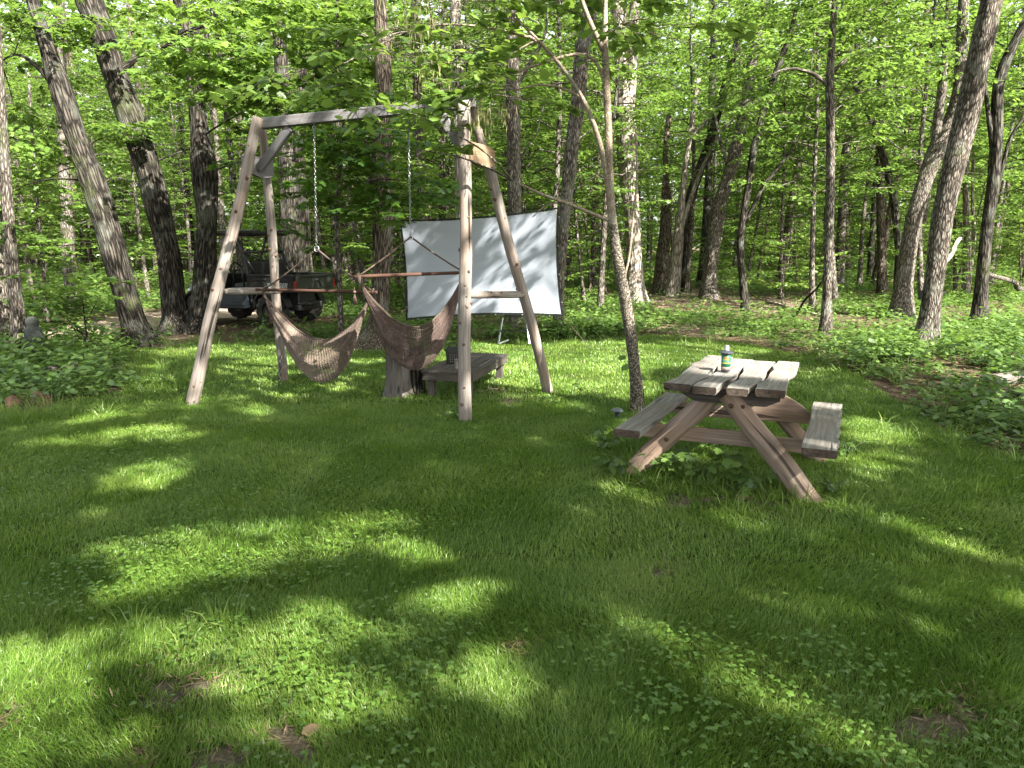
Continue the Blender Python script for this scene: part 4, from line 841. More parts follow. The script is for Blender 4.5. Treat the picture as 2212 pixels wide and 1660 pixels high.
# fallen leaves
def reg_lit(r, n):
    y = 4 + 26 * r.rand(n); x = r.uniform(-1, 1, n) * (y * .74 + 1); k = (~is_lawn(x, y) & ~inpoly(x, y, PATHX)) | (r.rand(n) < bare(x, y) * .8); k &= r.rand(n) < .35 + open_floor(x, y); return x[k], y[k]
x, y = reg_lit(r, 30000); n = len(x); P = np.stack([x, y, hz(x, y) + .012 + r.rand(n) * .02], 1); a = r.rand(n) * 6.28
lm = leaves_mesh('fallen_leaves', P, np.stack([np.cos(a), np.sin(a), r.randn(n) * .2], 1), np.stack([r.randn(n) * .35, r.randn(n) * .35, np.ones(n)], 1), r.uniform(.04, .09, n), 'ovate', r)
tag(link('fallen_leaves', lm, M['litter'], None, False), 'dry brown fallen leaves on the bare forest floor', 'fallen leaves', kind='stuff')

# single plants one can tell apart
def plant(name, label, cat, base, h, n, leaf, shape, mat, seed, spread=.25, stems=4, group=None, bend=.3):
    r = np.random.RandomState(seed); gz = float(hz(base[0], base[1])); root = thing(name, label, cat, (base[0], base[1], gz), 0, group); mb = MB(); P = []; A = []; N = []
    for s_ in range(stems):
        a = r.rand() * 6.28; tip = np.array([math.cos(a) * spread * r.uniform(.3, 1), math.sin(a) * spread * r.uniform(.3, 1), h * r.uniform(.65, 1)]); k = np.linspace(0, 1, 7)[:, None]
        mid = np.array([tip[0] * .2, tip[1] * .2, tip[2] * .7]); st = 2 * mid * k * (1 - k) + tip * k ** 2; st[0, 2] = -.02; mb.tube(st, np.linspace(.0045 + h * .002, .0015, 7), 5, cap=False)
        m = max(3, n // stems)
        for i in range(m):
            u = .3 + .7 * (i + r.rand()) / m; p = 2 * mid * u * (1 - u) + tip * u * u; b_ = a + i * 2.4 + r.randn() * .3; d = np.array([math.cos(b_), math.sin(b_), r.uniform(-.3, .35)])
            pl = leaf * r.uniform(.3, .9); mb.tube([p, p + d * pl], [.0015, .001], 3, cap=False); P.append(p + d * pl); A.append(d + np.array([0, 0, -.3])); N.append(np.array([r.randn() * .3, r.randn() * .3, 1]))
    mb.build('stem', M['bark_brown'] if h > .6 else M['herb'], root, True)
    link('leaves', leaves_mesh('leaves', np.array(P), np.array(A), np.array(N), leaf * r.uniform(.7, 1.25, len(P)), shape, r), M[mat], root, False)
    return root
plant('seedling_tree', 'waist-high redbud seedling with round leaves beside the smooth young tree', 'sapling', gd(1392, 872), .92, 22, .10, 'round', 'leaf_mid', 1, .5, 2)
UG = 'leafy plants under the picnic table'
for i, (px, py, h, n_, lf, sh, lab) in enumerate([(1590, 1062, .26, 16, .075, 'round', 'round-leaved plant in the middle below the picnic table'), (1430, 1030, .17, 22, .07, 'maple', 'lobed bright plant at the foot of the near slanting table leg'), (1330, 1025, .13, 22, .06, 'maple', 'low lobed plant outside the sunlit table leg'),
      (1510, 1048, .16, 16, .055, 'maple', 'dark lobed plant between the grass tufts below the table'), (1625, 1072, .14, 18, .06, 'maple', 'spreading plant close to the shaded table leg'), (1830, 985, .12, 12, .06, 'maple', 'lobed weed below the end of the wavy bench'), (1800, 1075, .10, 12, .045, 'maple', 'small weed outside the lower leg foot'),
      (1310, 975, .16, 22, .055, 'maple', 'leafy weed below the plain bench near the solar lamp'), (1550, 985, .2, 20, .06, 'maple', 'shaded weed behind the crosspiece below the table')]):
    plant('weed', lab, 'weed', gd(px, py), h * 1.35, int(n_ * 2.2), lf * 1.1, sh, 'herb', 300 + i, .20, 7, UG)
for i, (px, py, h, lab) in enumerate([(985, 905, .13, 'small weed at the foot of the front swing frame leg'), (1160, 838, .12, 'small weed beside the foot of the rear swing frame leg')]):
    plant('weed', lab, 'weed', gd(px, py), h, 14, .05, 'maple', 'herb', 330 + i, .12, 4)
for i, (px, py, h, n_, lf, lab) in enumerate([(205, 800, .55, 40, .10, 'tall bright-leaved plant at the lawn corner of the weedy bed'), (140, 780, .55, 40, .085, 'bushy plant beside the weathered statue'), (120, 870, .35, 34, .09, 'broad-leaved plant in front of the rocks'), (250, 835, .22, 16, .085, 'low pale plant at the tip of the weedy bed'),
      (40, 830, .45, 46, .075, 'shaded bushy plant under the edge tree'), (80, 840, .35, 40, .075, 'dense low plant behind the paired rocks'), (1, 800, .6, 40, .1, 'leafy plant cut by the picture edge')]):
    plant('leafy_plant', lab, 'plant', gd(px, py), h * .75, n_, lf * .9, 'ovate', 'herb', 340 + i, .3, 7, 'plants of the weedy bed by the statue')
for i, (px, py, h, n_, lf, lab) in enumerate([(2055, 745, .5, 36, .12, 'bright large-leaved plant beside the camera-box tree'), (2150, 795, .4, 30, .12, 'large-leaved plant behind the mossy log'), (2190, 755, .55, 30, .11, 'tall plant at the picture edge above the mossy log'), (1960, 790, .3, 26, .09, 'low plant before the camera-box tree'), (2180, 940, .25, 20, .1, 'broad-leaved plant at the lawn edge below the log')]):
    plant('leafy_plant', lab, 'plant', gd(px, py), h, n_, lf, 'ovate', 'herb', 360 + i, .3, 7, 'plants beside the mossy log')
# twiggy shrub by the path
bespoke('shrub', 'shrub', 'thin twiggy shrub with bare dark stems at the near side of the dirt path', 'bark_dark', [[(192, 762, 4), (188, 720, 4), (182, 690, 3), (178, 640, 2)], [(190, 740, 3), (160, 700, 2), (120, 670, 2), (95, 655, 1)], [(188, 725, 3), (150, 705, 2), (105, 695, 1)], [(182, 700, 2), (200, 670, 2), (215, 640, 1)]],
  seed=40, seg=6, amp=.02, blobs=[(110, 680, 0, 40, 7), (150, 650, 0, 30, 4), (80, 650, 0, 25, 4)], leaf=.06, leafm='leaf_mid')
# ------------------------------------------------------------------ built objects
def part(mb, name, mat, root, smooth=False, top=None):
    """mesh given in world coordinates becomes a part of root (or of a part of root)"""
    o0 = np.array((top or root).location); mb.v = [tuple(np.array(v) - o0) for v in mb.v]
    return mb.build(name, mat, root, smooth)
def knots(mb, path, rad, seed, n=9, r0=.011):
    r = np.random.RandomState(seed); P = np.array(path); mb.m = 1
    for _ in range(n):
        u = r.rand() * (len(P) - 1.01); i = int(u); p = P[i] + (P[i + 1] - P[i]) * (u - i); ax = unit(P[i + 1] - P[i]); a = r.randn(3); a[1] -= .8; d = unit(a - ax * np.dot(a, ax)); rr = rad[i] + (rad[i + 1] - rad[i]) * (u - i)
        k = r0 * r.uniform(.5, 1.4); mb.tube([p + d * rr * .8, p + d * (rr + k * .5), p + d * (rr + k * .9)], [k * 1.7, k * 1.05, k * .5], 7)
    mb.m = 0
def logpath(a, b, n=22, bend=.012, seed=0):
    r = np.random.RandomState(seed); a = np.array(a, float); b = np.array(b, float); out = []; ph = r.rand(3) * 6
    for i in range(n):
        u = i / (n - 1); p = a * (1 - u) + b * u; p = p + np.array([math.sin(u * 7 + ph[0]), math.sin(u * 5 + ph[1]), 0]) * bend * math.sin(PI * u) ; out.append(p)
    return out
def ldisp(c, d, L, s): return .05 * mnoise.noise(Vector((c * 1.5 + s, d * 1.5, L * 2.2))) * 2 + .03 * mnoise.noise(Vector((c * 5 + s, d * 5, L * 5)))

# --- swing frame of peeled logs
A0 = at(412, 877, 7.50); A0[2] = -.05; A1 = at(557, 254, 7.72)
B0 = at(613, 822, 8.85); B0[2] = -.05; B1 = at(566, 268, 7.92)
C0 = at(1005, 912, 6.75); C0[2] = -.05; C1 = at(1003, 218, 7.06)
D0 = at(1187, 847, 8.17); D0[2] = -.05; D1 = at(1054, 348, 7.42); D2 = at(1018, 222, 7.22)
fr = thing('swing_frame', 'A-shaped swing frame of peeled pale logs under a grey square beam', 'swing frame', tuple((A0 + D0) / 2 * np.array([1, 1, 0])))
def leg(a, b, ra, rb, seed, kn=10):
    mb = MB(); p = logpath(a, b, 30, .014, seed); rad = list(np.linspace(ra, rb, 30)); mb.tube(p, rad, 20, ldisp, seed=seed * .31); knots(mb, p, rad, seed, kn); return part(mb, 'leg', [M['log'], M['knot']], fr, True)
leg(A0, A1, .068, .052, 1, 12); leg(B0, B1, .056, .042, 2, 10); leg(C0, C1, .062, .056, 3, 16); leg(D0, D1 + (D1 - D0) * .0, .058, .052, 4, 12)
mb = MB(); mb.tube(logpath(D1 - (0.02, -.02, .02), D2, 8, .004, 5), [.045] * 8, 12, ldisp); part(mb, 'leg_head', M['log'], fr, True)
bL = at(566, 268, 7.80); bR = at(1030, 221, 7.13); mb = MB(); Rm = rotm(bR - bL); mb.box((bL + bR) / 2, (np.linalg.norm(bR - bL), .10, .10), Rm, 0, .006); part(mb, 'beam', M['beam'], fr)
def brace(a, b, nm='brace', m='beam', wd=.09, th=.05):
    mb = MB(); mb.box((a + b) / 2, (np.linalg.norm(b - a), th, wd), rotm(b - a, (0, 0, 1)), 0, .005); return part(mb, nm, M[m], fr)
brace(at(560, 366, 7.86), at(627, 276, 7.70)); brace(at(1000, 326, 7.10), at(948, 236, 7.18))
def gusset(px0, py0, px1, py1, Y, dY, m, th=.06):
    a = at(px0, py0, Y); b = at(px1, py1, Y + dY); zt = at((px0 + px1) / 2, min(py0, py1), Y)[2]; zb = at((px0 + px1) / 2, max(py0, py1), Y)[2]
    c = np.array([(a[0] + b[0]) / 2, Y + dY / 2, (zt + zb) / 2]); mb = MB(); d = np.array([b[0] - a[0], dY, 0]); r_ = rotm(d); L = np.linalg.norm(d); h = zt - zb; k = 8; rings = []; gg = []
    for i in range(k + 1):
        u = i / k; q = c + r_[0] * L * (u - .5); lo = -h / 2 + .018 * math.sin(u * 6 + 1) - .012 * u; hi = h / 2 - (.03 * max(0, u - .8) * 5 if m == 'gusset' else 0)
        rings.append([q + r_[1] * t_ + r_[2] * z for t_, z in ((-th / 2, lo), (th / 2, lo), (th / 2, hi), (-th / 2, hi))]); gg.append([(t_, z, L * u + 3) for t_, z in ((-th / 2, lo), (th / 2, lo), (th / 2, hi), (-th / 2, hi))])
    mb.loft(rings, True, gg); return part(mb, 'gusset_board', M[m], fr)
gusset(1009, 306, 1062, 350, 6.98, .44, 'gusset', .07); gusset(524, 336, 588, 376, 7.74, .30, 'beam', .05)
for a, b, s_ in ((at(486, 630, 7.60), at(606, 629, 8.34), 5), (at(1008, 637, 6.88), at(1133, 637, 7.78), 6)):
    mb = MB(); p = logpath(a, b, 14, .006, s_); rad = [.038 - .012 * math.exp(-i * 1.2) - .012 * math.exp(-(13 - i) * 1.2) for i in range(14)]; mb.tube(p, rad, 14, ldisp, seed=s_); knots(mb, p, rad, s_, 5, .007); part(mb, 'crossbar', [M['log'], M['knot']], fr, True)
# eye bolts
CH = [(at(678, 268, 7.62), at(684, 538, 7.62)), (at(882, 245, 7.38), at(887, 512, 7.38))]
for a, _ in CH:
    mb = MB(); mb.tube([a + (0, 0, .03), a - (0, 0, .02)], .006, 8); 
    k = [a - (0, 0, .035) + np.array([math.cos(t) * .014, 0, math.sin(t) * .014]) for t in np.linspace(0, 2 * PI, 13)]; mb.tube(k, .0035, 6, cap=False); part(mb, 'eye_bolt', M['steel'], fr, True)
# black chain hanging at the rear leg
def chain(mb, a, b, link=.034, w_=.009, r_=.0026):
    a = np.array(a); b = np.array(b); n = int(np.linalg.norm(b - a) / (link * .78)); d = unit(b - a); s0 = unit(np.cross(d, (0.3, 1, .1))); s1 = np.cross(d, s0)
    for i in range(n):
        c = a + (b - a) * (i + .5) / n; s_ = s0 if i % 2 else s1; pts = [c + d * math.cos(t) * link * .5 + s_ * math.sin(t) * w_ for t in np.linspace(0, 2 * PI, 9)]; mb.tube(pts, r_, 5, cap=False)
mb = MB(); chain(mb, at(607, 765, 8.5), np.array([*at(604, 851, 8.45)[:2], .02]), .05, .014, .005); part(mb, 'hanging_chain', M['blackp'], fr, True)

# --- two hanging net hammock chairs
def curve_px(pts, Yf, n):
    P = np.array([at(px, py, Yf(i / (len(pts) - 1))) for i, (px, py) in enumerate(pts)]); L = np.r_[0, np.cumsum(np.linalg.norm(np.diff(P, axis=0), axis=1))]; t = np.linspace(0, L[-1], n)
    Q = np.stack([np.interp(t, L, P[:, k]) for k in range(3)], 1)
    for _ in range(1): Q[1:-1] = Q[1:-1] * .5 + (Q[2:] + Q[:-2]) * .25
    return Q
def hammock(label, ring, barL, barR, rim, low, YL, YR, depth, seed, rope_ends, matn, tassels, gather):
    ch = CH[seed]; top = ch[0]; root = thing('hammock_chair', label, 'hammock chair', tuple(top), 0, 'net hammock chairs under the frame')
    mb = MB(); chain(mb, top - (0, 0, .05), ring + (0, 0, .02)); part(mb, 'chain', M['chrome'], root, True)
    mb = MB(); k = [ring + np.array([math.cos(t) * .022, .005 * math.sin(t), math.sin(t) * .028]) for t in np.linspace(0, 2 * PI, 17)]; mb.tube(k, .0055, 8, cap=False); part(mb, 'ring', M['steel'], root, True)
    for e in rope_ends:
        mb = MB(); pts = [ring * (1 - u) + e * u + np.array([0, 0, -.012 * math.sin(PI * u)]) for u in np.linspace(0, 1, 8)]; mb.tube(pts, .0085, 8); 
        kk = [e + np.array([math.cos(t) * .006, math.sin(t) * .026, math.cos(t) * .026]) for t in np.linspace(0, 2 * PI, 13)]; mb.tube(kk, .010, 6, cap=False); part(mb, 'rope', M['rope'], root, True)
    mb = MB(); n = 12; P = [barL * (1 - u) + barR * u for u in np.linspace(0, 1, n)]; mb.tube(P, [.012] + [.0175] * (n - 2) + [.012], 14)
    for c in (barL, barR): mb.lathe([(.001, -.018), (.016, -.014), (.022, 0), (.016, .014), (.001, .018)], c, 12)
    part(mb, 'spreader_bar', M['barwood'], root, True)
    U = 122; Vn = 84
    Rr = curve_px(rim, lambda u: YL + (YR - YL) * u - .03 * math.sin(PI * u), U); Lo = curve_px(low, lambda u: YL + (YR - YL) * u + .10 * math.sin(PI * u), U)
    us = np.linspace(0, 1, U); grid = np.zeros((Vn, U, 3))
    for j in range(Vn):
        v = j / (Vn - 1)                                  # 0 near rim, .62 bottom, 1 far rim
        if v < .66:
            q = v / .66; s_ = math.sin(q * PI / 2); c = 1 - math.cos(q * PI / 2); z = Rr * (1 - q) + Lo * q; z = z.copy(); z[:, 1] -= .09 * np.sin(PI * us) * math.sin(PI * q)
        else:
            q = (v - .66) / .34; top_ = Rr + np.array([0, 1, 0]) * (depth * np.sin(PI * us))[:, None]; top_[:, 2] -= .07 * np.sin(PI * us); z = Lo * (1 - q) + top_ * q; z[:, 2] -= .06 * np.sin(PI * us) * math.sin(PI * q); z[:, 1] += .03 * math.sin(PI * q)
        z[:, 1] += .012 * np.sin(v * 26 + us * 3) * np.sin(PI * us); z[:, 2] += .0015 * np.sin(us * 40 + j) * np.sin(PI * us)
        grid[j] = z
    mb = MB(); rs = .0034; r = np.random.RandomState(seed)
    fold = [sum(.5 ** k * math.sin(3.3 * k * v * 6 + k) for k in (1, 2)) for v in np.linspace(0, 1, Vn)]
    for j in range(Vn - 1):                                # woven rows zig-zag between neighbours
        a = grid[j]; b = grid[j + 1]; pts = [(a[i] * .5 + b[i] * .5) + ((b[i] - a[i]) * (.50 if i % 2 else -.50)) + r.randn(3) * .0008 for i in range(3, U - 3)]
        mb.tube(pts, rs, 3, cap=False)
    part(mb, 'net', M[matn], root, False)['label'] = 'brown knotted cotton netting'
    for e in (0, -1):                                      # gathered strings at the two ends
        mb = MB(); g_ = gather[0] if e == 0 else gather[1]
        for j in range(0, Vn, 3):
            s_ = grid[j][4 if e == 0 else U - 5]; m = (g_ * .45 + s_ * .55); mb.tube([g_, m + r.randn(3) * .002, s_], [.003, .003, .0028], 4, cap=False)
        mb.tube([g_ + (0, 0, .035), g_, g_ - (0, 0, .05)], [.016, .02, .014], 8)
        part(mb, 'gathered_strings', M['rope'], root, True)
    for nm, row in (('edge_cord', 0), ('edge_cord', Vn - 1)):
        mb = MB(); mb.tube([*grid[row]], .0085, 6); part(mb, nm, M['rope'], root, True)
    for (px, py, Y, h) in tassels:
        c = at(px, py, Y); mb = MB(); mb.tube([c + (0, 0, .055), c + (0, 0, .02)], .003, 5); mb.lathe([(.001, -.014), (.012, -.010), (.016, 0), (.012, .01), (.001, .014)], c + (0, 0, .012), 10)
        for i in range(26):
            a = i * 2.4; rr = .016 * math.sqrt(i / 26); mb.tube([c - (0, 0, .004), c + np.array([math.cos(a) * rr * .8, math.sin(a) * rr * .8, -h * .4]), c + np.array([math.cos(a) * rr * 1.5, math.sin(a) * rr * 1.5, -h * (.93 + .1 * math.sin(i * 3))])], [.002, .003, .002], 3)
        part(mb, 'tassel', M['tassel'], root, True)
    return root
M['net_tan'] = plain('net_tan', (.185, .145, .12), .95, 0, .05, .2); M['net_red'] = plain('net_red', (.12, .088, .078), .95, 0, .05, .3)
hammock('pale brown net hammock chair hanging lower, from the chain nearer the utility vehicle', CH[0][1], at(556, 626, 7.95), at(812, 632, 7.45),
  [(570, 640), (590, 664), (616, 689), (640, 712), (659, 724), (680, 733), (700, 735), (718, 731), (740, 720), (765, 697), (780, 675), (792, 655), (801, 640)],
  [(572, 650), (580, 668), (602, 714), (624, 762), (649, 800), (674, 822), (696, 829), (724, 820), (753, 784), (766, 746), (778, 706), (790, 668), (801, 642)], 7.9, 7.5, .34, 0, [at(572, 625, 7.92), at(806, 630, 7.47)], 'net_tan',
  [(584, 664, 7.86, .17)], (at(569, 630, 7.92), at(803, 634, 7.5)))
hammock('darker reddish net hammock chair hanging higher, partly behind the front leg of the frame', CH[1][1], at(767, 598, 7.0), at(1006, 589, 7.75),
  [(779, 612), (792, 632), (806, 650), (838, 684), (869, 701), (888, 707), (903, 708), (932, 695), (950, 678), (964, 660), (978, 640), (990, 618), (997, 605)],
  [(781, 620), (790, 645), (804, 683), (820, 733), (836, 765), (860, 787), (885, 799), (906, 801), (931, 786), (956, 752), (974, 708), (988, 655), (998, 610)], 7.05, 7.7, .34, 1, [at(774, 597, 7.02), at(1003, 589, 7.73)], 'net_red',
  [(766, 634, 7.0, .11)], (at(776, 603, 7.02), at(999, 596, 7.7)))

# --- projection screen
def bez_grid(nu, nv):
    G = np.zeros((nv + 1, nu + 1, 3))
    for j in range(nv + 1):
        for i in range(nu + 1):
            u = i / nu; v = j / nv; p = SCR[0] * (1 - u) * (1 - v) + SCR[1] * u * (1 - v) + SCR[2] * u * v + SCR[3] * (1 - u) * v; up = np.array([0, 0, 1.]); rt = unit(SCR[1] - SCR[0])
            p = p - up * (.05 * math.sin(PI * u) * (1 - v)) + up * (.055 * math.sin(PI * u) * v) + rt * (.035 * math.sin(PI * v) * (1 - u)) - rt * (.04 * math.sin(PI * v) * u)
            cr = .0
            for a, b in ((0, 0), (1, 0), (1, 1), (0, 1)):
                d = math.hypot((u - a) * 1.6, v - b); an = math.atan2(v - b, u - a); cr += .006 * math.exp(-d * 3.2) * math.sin(an * 16)
            p = p + SCR_N * (cr + .03 * math.sin(PI * u) * math.sin(PI * v) + .006 * math.sin(u * 9 + v * 4))
            G[j, i] = p
    return G
G = bez_grid(72, 46); sc = thing('projection_screen', 'white fabric projection screen with a black border tied up between trees', 'projection screen', tuple(SCR[3] * np.array([1, 1, 0])))
def gridmesh(mb, G_, j0, j1, i0, i1):
    H_, W_ = j1 - j0, i1 - i0; vs = [G_[j, i] for j in range(j0, j1 + 1) for i in range(i0, i1 + 1)]; fs = [(a * (W_ + 1) + b, a * (W_ + 1) + b + 1, (a + 1) * (W_ + 1) + b + 1, (a + 1) * (W_ + 1) + b) for a in range(H_) for b in range(W_)]; mb.add(vs, fs)
mb = MB(); gridmesh(mb, G, 1, 45, 1, 71); part(mb, 'screen_cloth', M['screen'], sc, True)
mb = MB(); rings = []
edge = [(0, i) for i in range(73)] + [(j, 72) for j in range(1, 47)] + [(46, i) for i in range(71, -1, -1)] + [(j, 0) for j in range(45, 0, -1)]
cen = G[23, 36]
for (j, i) in edge:
    o_ = G[j, i]; q = G[min(max(j, 1), 45), min(max(i, 1), 71)]; inn = o_ + unit(q - o_) * .026; rings.append([o_ + SCR_N * .004, inn + SCR_N * .004, inn - SCR_N * .004, o_ - SCR_N * .004])
rings.append(rings[0]); mb.loft(rings, False); part(mb, 'border', M['blackp'], sc)
mb = MB()
for (j, i) in [(0, k) for k in range(6, 72, 12)] + [(46, k) for k in range(6, 72, 12)] + [(k, 72) for k in range(4, 46, 12)] + [(k, 0) for k in range(4, 46, 12)]:
    p = G[j, i]; k = [p + np.array([math.cos(t) * .010, -.008, math.sin(t) * .010]) for t in np.linspace(0, 2 * PI, 9)]; mb.tube(k, .004, 5, cap=False)
part(mb, 'grommets', M['chrome'], sc)['kind'] = 'stuff'
for a, b in ((SCR[1], at(1232, 430, 13.3)), (SCR[2], gd(1272, 748)), (SCR[0], at(838, 466, 11.9)), (SCR[3], at(822, 700, 11.9)), (SCR[2], at(1206, 690, 13.3))):
    mb = MB(); mb.tube([a, (a + b) / 2 - (0, 0, .01), b], .004, 5); part(mb, 'tie_rope', M['rope'], sc)

# --- picnic table of rough slabs
TX, TY = TBL_W, TBL_L
tb = thing('picnic_table', 'weathered live-edge slab picnic table on thick slanting log legs', 'picnic table', tuple(TBL_O + TBL_L * .65))
def tp_(w_, l, z): return TBL_O + TX * w_ + TY * l + np.array([0, 0, z])
def slab(name, p0, p1, hw, th, seed, wav=(.012, .012), mat='plank', up=(0, 0, 1), n=36, skew=(0, 0), parent=None, freq=(9, 13), wfun=None):
    """live-edge plank from p0 to p1, half width hw"""
    d = p1 - p0; L = np.linalg.norm(d); Rm_ = rotm(d, up); x_, y_, z_ = Rm_; rings = []; gg = []; r = np.random.RandomState(seed); ph = r.rand(6) * 6
    for i in range(n):
        u = i / (n - 1); wl = hw + wav[0] * (math.sin(u * freq[0] + ph[0]) * .6 + math.sin(u * freq[1] * 1.9 + ph[1]) * .4); wr = hw + wav[1] * (math.sin(u * freq[0] * 1.2 + ph[2]) * .6 + math.sin(u * freq[1] * 1.6 + ph[3]) * .4)
        if wfun: a_, b_ = wfun(u); wl = a_; wr = b_
        e = .004 if 0 < i < n - 1 else 0; c = p0 + d * u; tt = th / 2; sk = .35 * tt; uneven = .003 * math.sin(u * 11 + ph[4])
        prof = [(-wr + sk, -tt), (wl - sk, -tt), (wl - sk * .2, -tt * .3), (wl, tt - .004), (wl - .005, tt), (-wr + .005, tt), (-wr, tt - .004), (-wr + sk * .2, -tt * .3)]
        du = [skew[0] * (1 - u) + skew[1] * u] * 8
        ring = []; g_ = []
        for a, b in prof:
            q = c + y_ * a + z_ * (b + (uneven if b > 0 else 0)); 
            if skew[0] or skew[1]: q = q + x_ * (a * (skew[0] if u < .5 else skew[1])) * (abs(u - .5) * 2)
            ring.append(q); g_.append((a + seed * 1.3, b, L * u + seed))
        rings.append(ring); gg.append(g_)
    mb = MB(); mb.capm = 1; mb.loft(rings, True, gg); return part(mb, name, [M[mat], M['endgrain']], parent or tb, False, tb)
ZT = .74
NEAR = [at(1433, 826, 0 + 0) if 0 else gd(*q, ZT) for q in ((1466, 829), (1526, 836), (1597, 839), (1662, 842))]
FARP = [gd(*q, ZT) for q in ((1552, 769), (1600, 775), (1650, 779), (1704, 781))]
HWN = [.094, .078, .078, .086]; HWF = [.10, .094, .088, .08]
for i in range(4):
    a = NEAR[i] - (0, 0, .0275); b = FARP[i] - (0, 0, .0275)
    if i == 1: b = b + TX * .0 + TY * .02
    r = np.random.RandomState(i + 40); ph = r.rand(4) * 6
    wf = lambda u, i=i, ph=ph: (HWN[i] * (1 - u) + HWF[i] * u - .004 + .014 * math.sin(u * 8 + ph[0]) + .007 * math.sin(u * 21 + ph[1]), HWN[i] * (1 - u) + HWF[i] * u - .004 + .014 * math.sin(u * 9 + ph[2]) + .007 * math.sin(u * 19 + ph[3]))
    slab('top_board', a, b, .085, .05, 11 + i, mat='plank', wfun=wf, n=46)
# benches
b0 = gd(1355, 930, .42); b1 = gd(1456, 853, .42); slab('bench_board', b0 - (0, 0, .025), b1 - (0, 0, .025) + TY * .08, .092, .05, 21, (.006, .008), 'plank', n=40)
b0 = gd(1770, 972, .42); b1 = gd(1788, 870, .42)
slab('bench_board', b0 - (0, 0, .025), b1 - (0, 0, .025), .10, .05, 22, mat='plank', n=60, wfun=lambda u: (.098 + .006 * math.sin(u * 9) + .004, .098 - .022 * abs(math.sin(u * 15 + .5)) ** 2 + .012))
# legs: halved logs
def table_leg(foot, head, r0, seed):
    mb = MB(); f = np.array(foot); f = f - unit(np.array(head) - f) * .08; p = logpath(f, head, 26, .010, seed)
    mb.tube(p, list(np.linspace(r0 * 1.02, r0 * .95, 26)), 18, ldisp, seed=seed * .7, flat=(1.0, 1.0)); knots(mb, p, [r0] * 26, seed, 6, .010); return part(mb, 'leg', [M['plank_red'], M['knot']], tb, True)
f1 = gd(1366, 1020); h1 = at(1543, 848, 4.98); f2 = gd(1744, 1080); h2 = at(1572, 850, 4.86)
fa = TBL_L * .98
table_leg(f1, h1, .075, 31); table_leg(f2, h2, .077, 32); table_leg(f1 + fa, h1 + fa - (0, 0, .01), .06, 33); table_leg(f2 + fa, h2 + fa - (0, 0, .01), .06, 34)
# crosspieces carrying the benches
zc = .36
cL = at(1366, 943, 4.90); cR = at(1790, 988, 4.72); 
def xpiece(name, a, b, hw, th, seed, mat, wf=None, n=40): return slab(name, a, b, hw, th, seed, (.008, .010), mat, up=tuple(-TY), n=n, wfun=wf)
aL = gd(1356, 955, .33); xL = TBL_O + TX * -.66 + TY * .24 + (0, 0, .335); xR = TBL_O + TX * .68 + TY * .24 + (0, 0, .335)
xpiece('crosspiece', xL, xR, .055, .045, 41, 'plank_red', lambda u: (.050 + .006 * math.sin(u * 13 + 1) + .010 * math.exp(-((u - .36) / .03) ** 2), .050 + .005 * math.sin(u * 7)))
oL = TBL_O + TX * -.60 + TY * 1.05 + (0, 0, .345); oR = TBL_O + TX * .66 + TY * 1.05 + (0, 0, .345)
xpiece('crosspiece', oL, oR, .07, .05, 42, 'plank_red', lambda u: (.035 + .15 * max(0, 1 - abs(u - .68) / .17) ** .7 + .01 * math.sin(u * 9), .05 + .01 * math.sin(u * 6)))
# bearers just below the top boards
for dl, s_ in ((.17, 51), (1.17, 52)):
    xpiece('bearer', TBL_O + TX * -.30 + TY * dl + (0, 0, .64), TBL_O + TX * .34 + TY * dl + (0, 0, .64), .05, .05, s_, 'oldwood', lambda u: (.048 * 1.0, .048 * min(1, min(u, 1 - u) * 7 + .05)))
for sx in (-.60, .60):
    for dl in (.28, 1.12):
        mb = MB(); mb.box(tp_(sx, dl, .375), (.16, .08, .035), np.array([TX, TY, (0, 0, 1)]), 0, .004); part(mb, 'bench_block', M['oldwood'], tb)
r = np.random.RandomState(4)
mb = MB()
for i in range(4):
    for u in (.12, .86):
        for o_ in (-.03, .035): mb.lathe([(.001, .0), (.006, .0), (.005, .002), (.001, .0025)], NEAR[i] * (1 - u) + FARP[i] * u + TX * o_ + (0, 0, -.0005), 8)
part(mb, 'screws', M['blackp'], tb)['kind'] = 'stuff'
# debris of dry catkins on the boards
r = np.random.RandomState(8); P = []
for i in range(420):
    j = r.randint(4); u = r.rand(); c = NEAR[j] * (1 - u) + FARP[j] * u + TX * r.uniform(-.07, .07); P.append(c + (0, 0, .006 + r.rand() * .004))
for i in range(120):
    u = r.rand(); c = gd(1355, 930, .42) * (1 - u) + gd(1456, 853, .42) * u + TX * r.uniform(-.07, .07); P.append(c + (0, 0, .006))
for i in range(90):
    u = r.rand(); c = gd(1770, 972, .42) * (1 - u) + gd(1788, 870, .42) * u + TX * r.uniform(-.06, .06); P.append(c + (0, 0, .006))
P = np.array(P); n = len(P); a = r.rand(n) * 6.28; dm = leaves_mesh('fallen_catkins', P, np.stack([np.cos(a), np.sin(a), np.zeros(n)], 1), np.stack([r.randn(n) * .1, r.randn(n) * .1, np.ones(n)], 1), r.uniform(.012, .035, n), 'pod', r)
tag(link('fallen_catkins', dm, M['litter'], None, False), 'dry brown catkins and bits strewn over the picnic table boards', 'plant debris', kind='stuff')

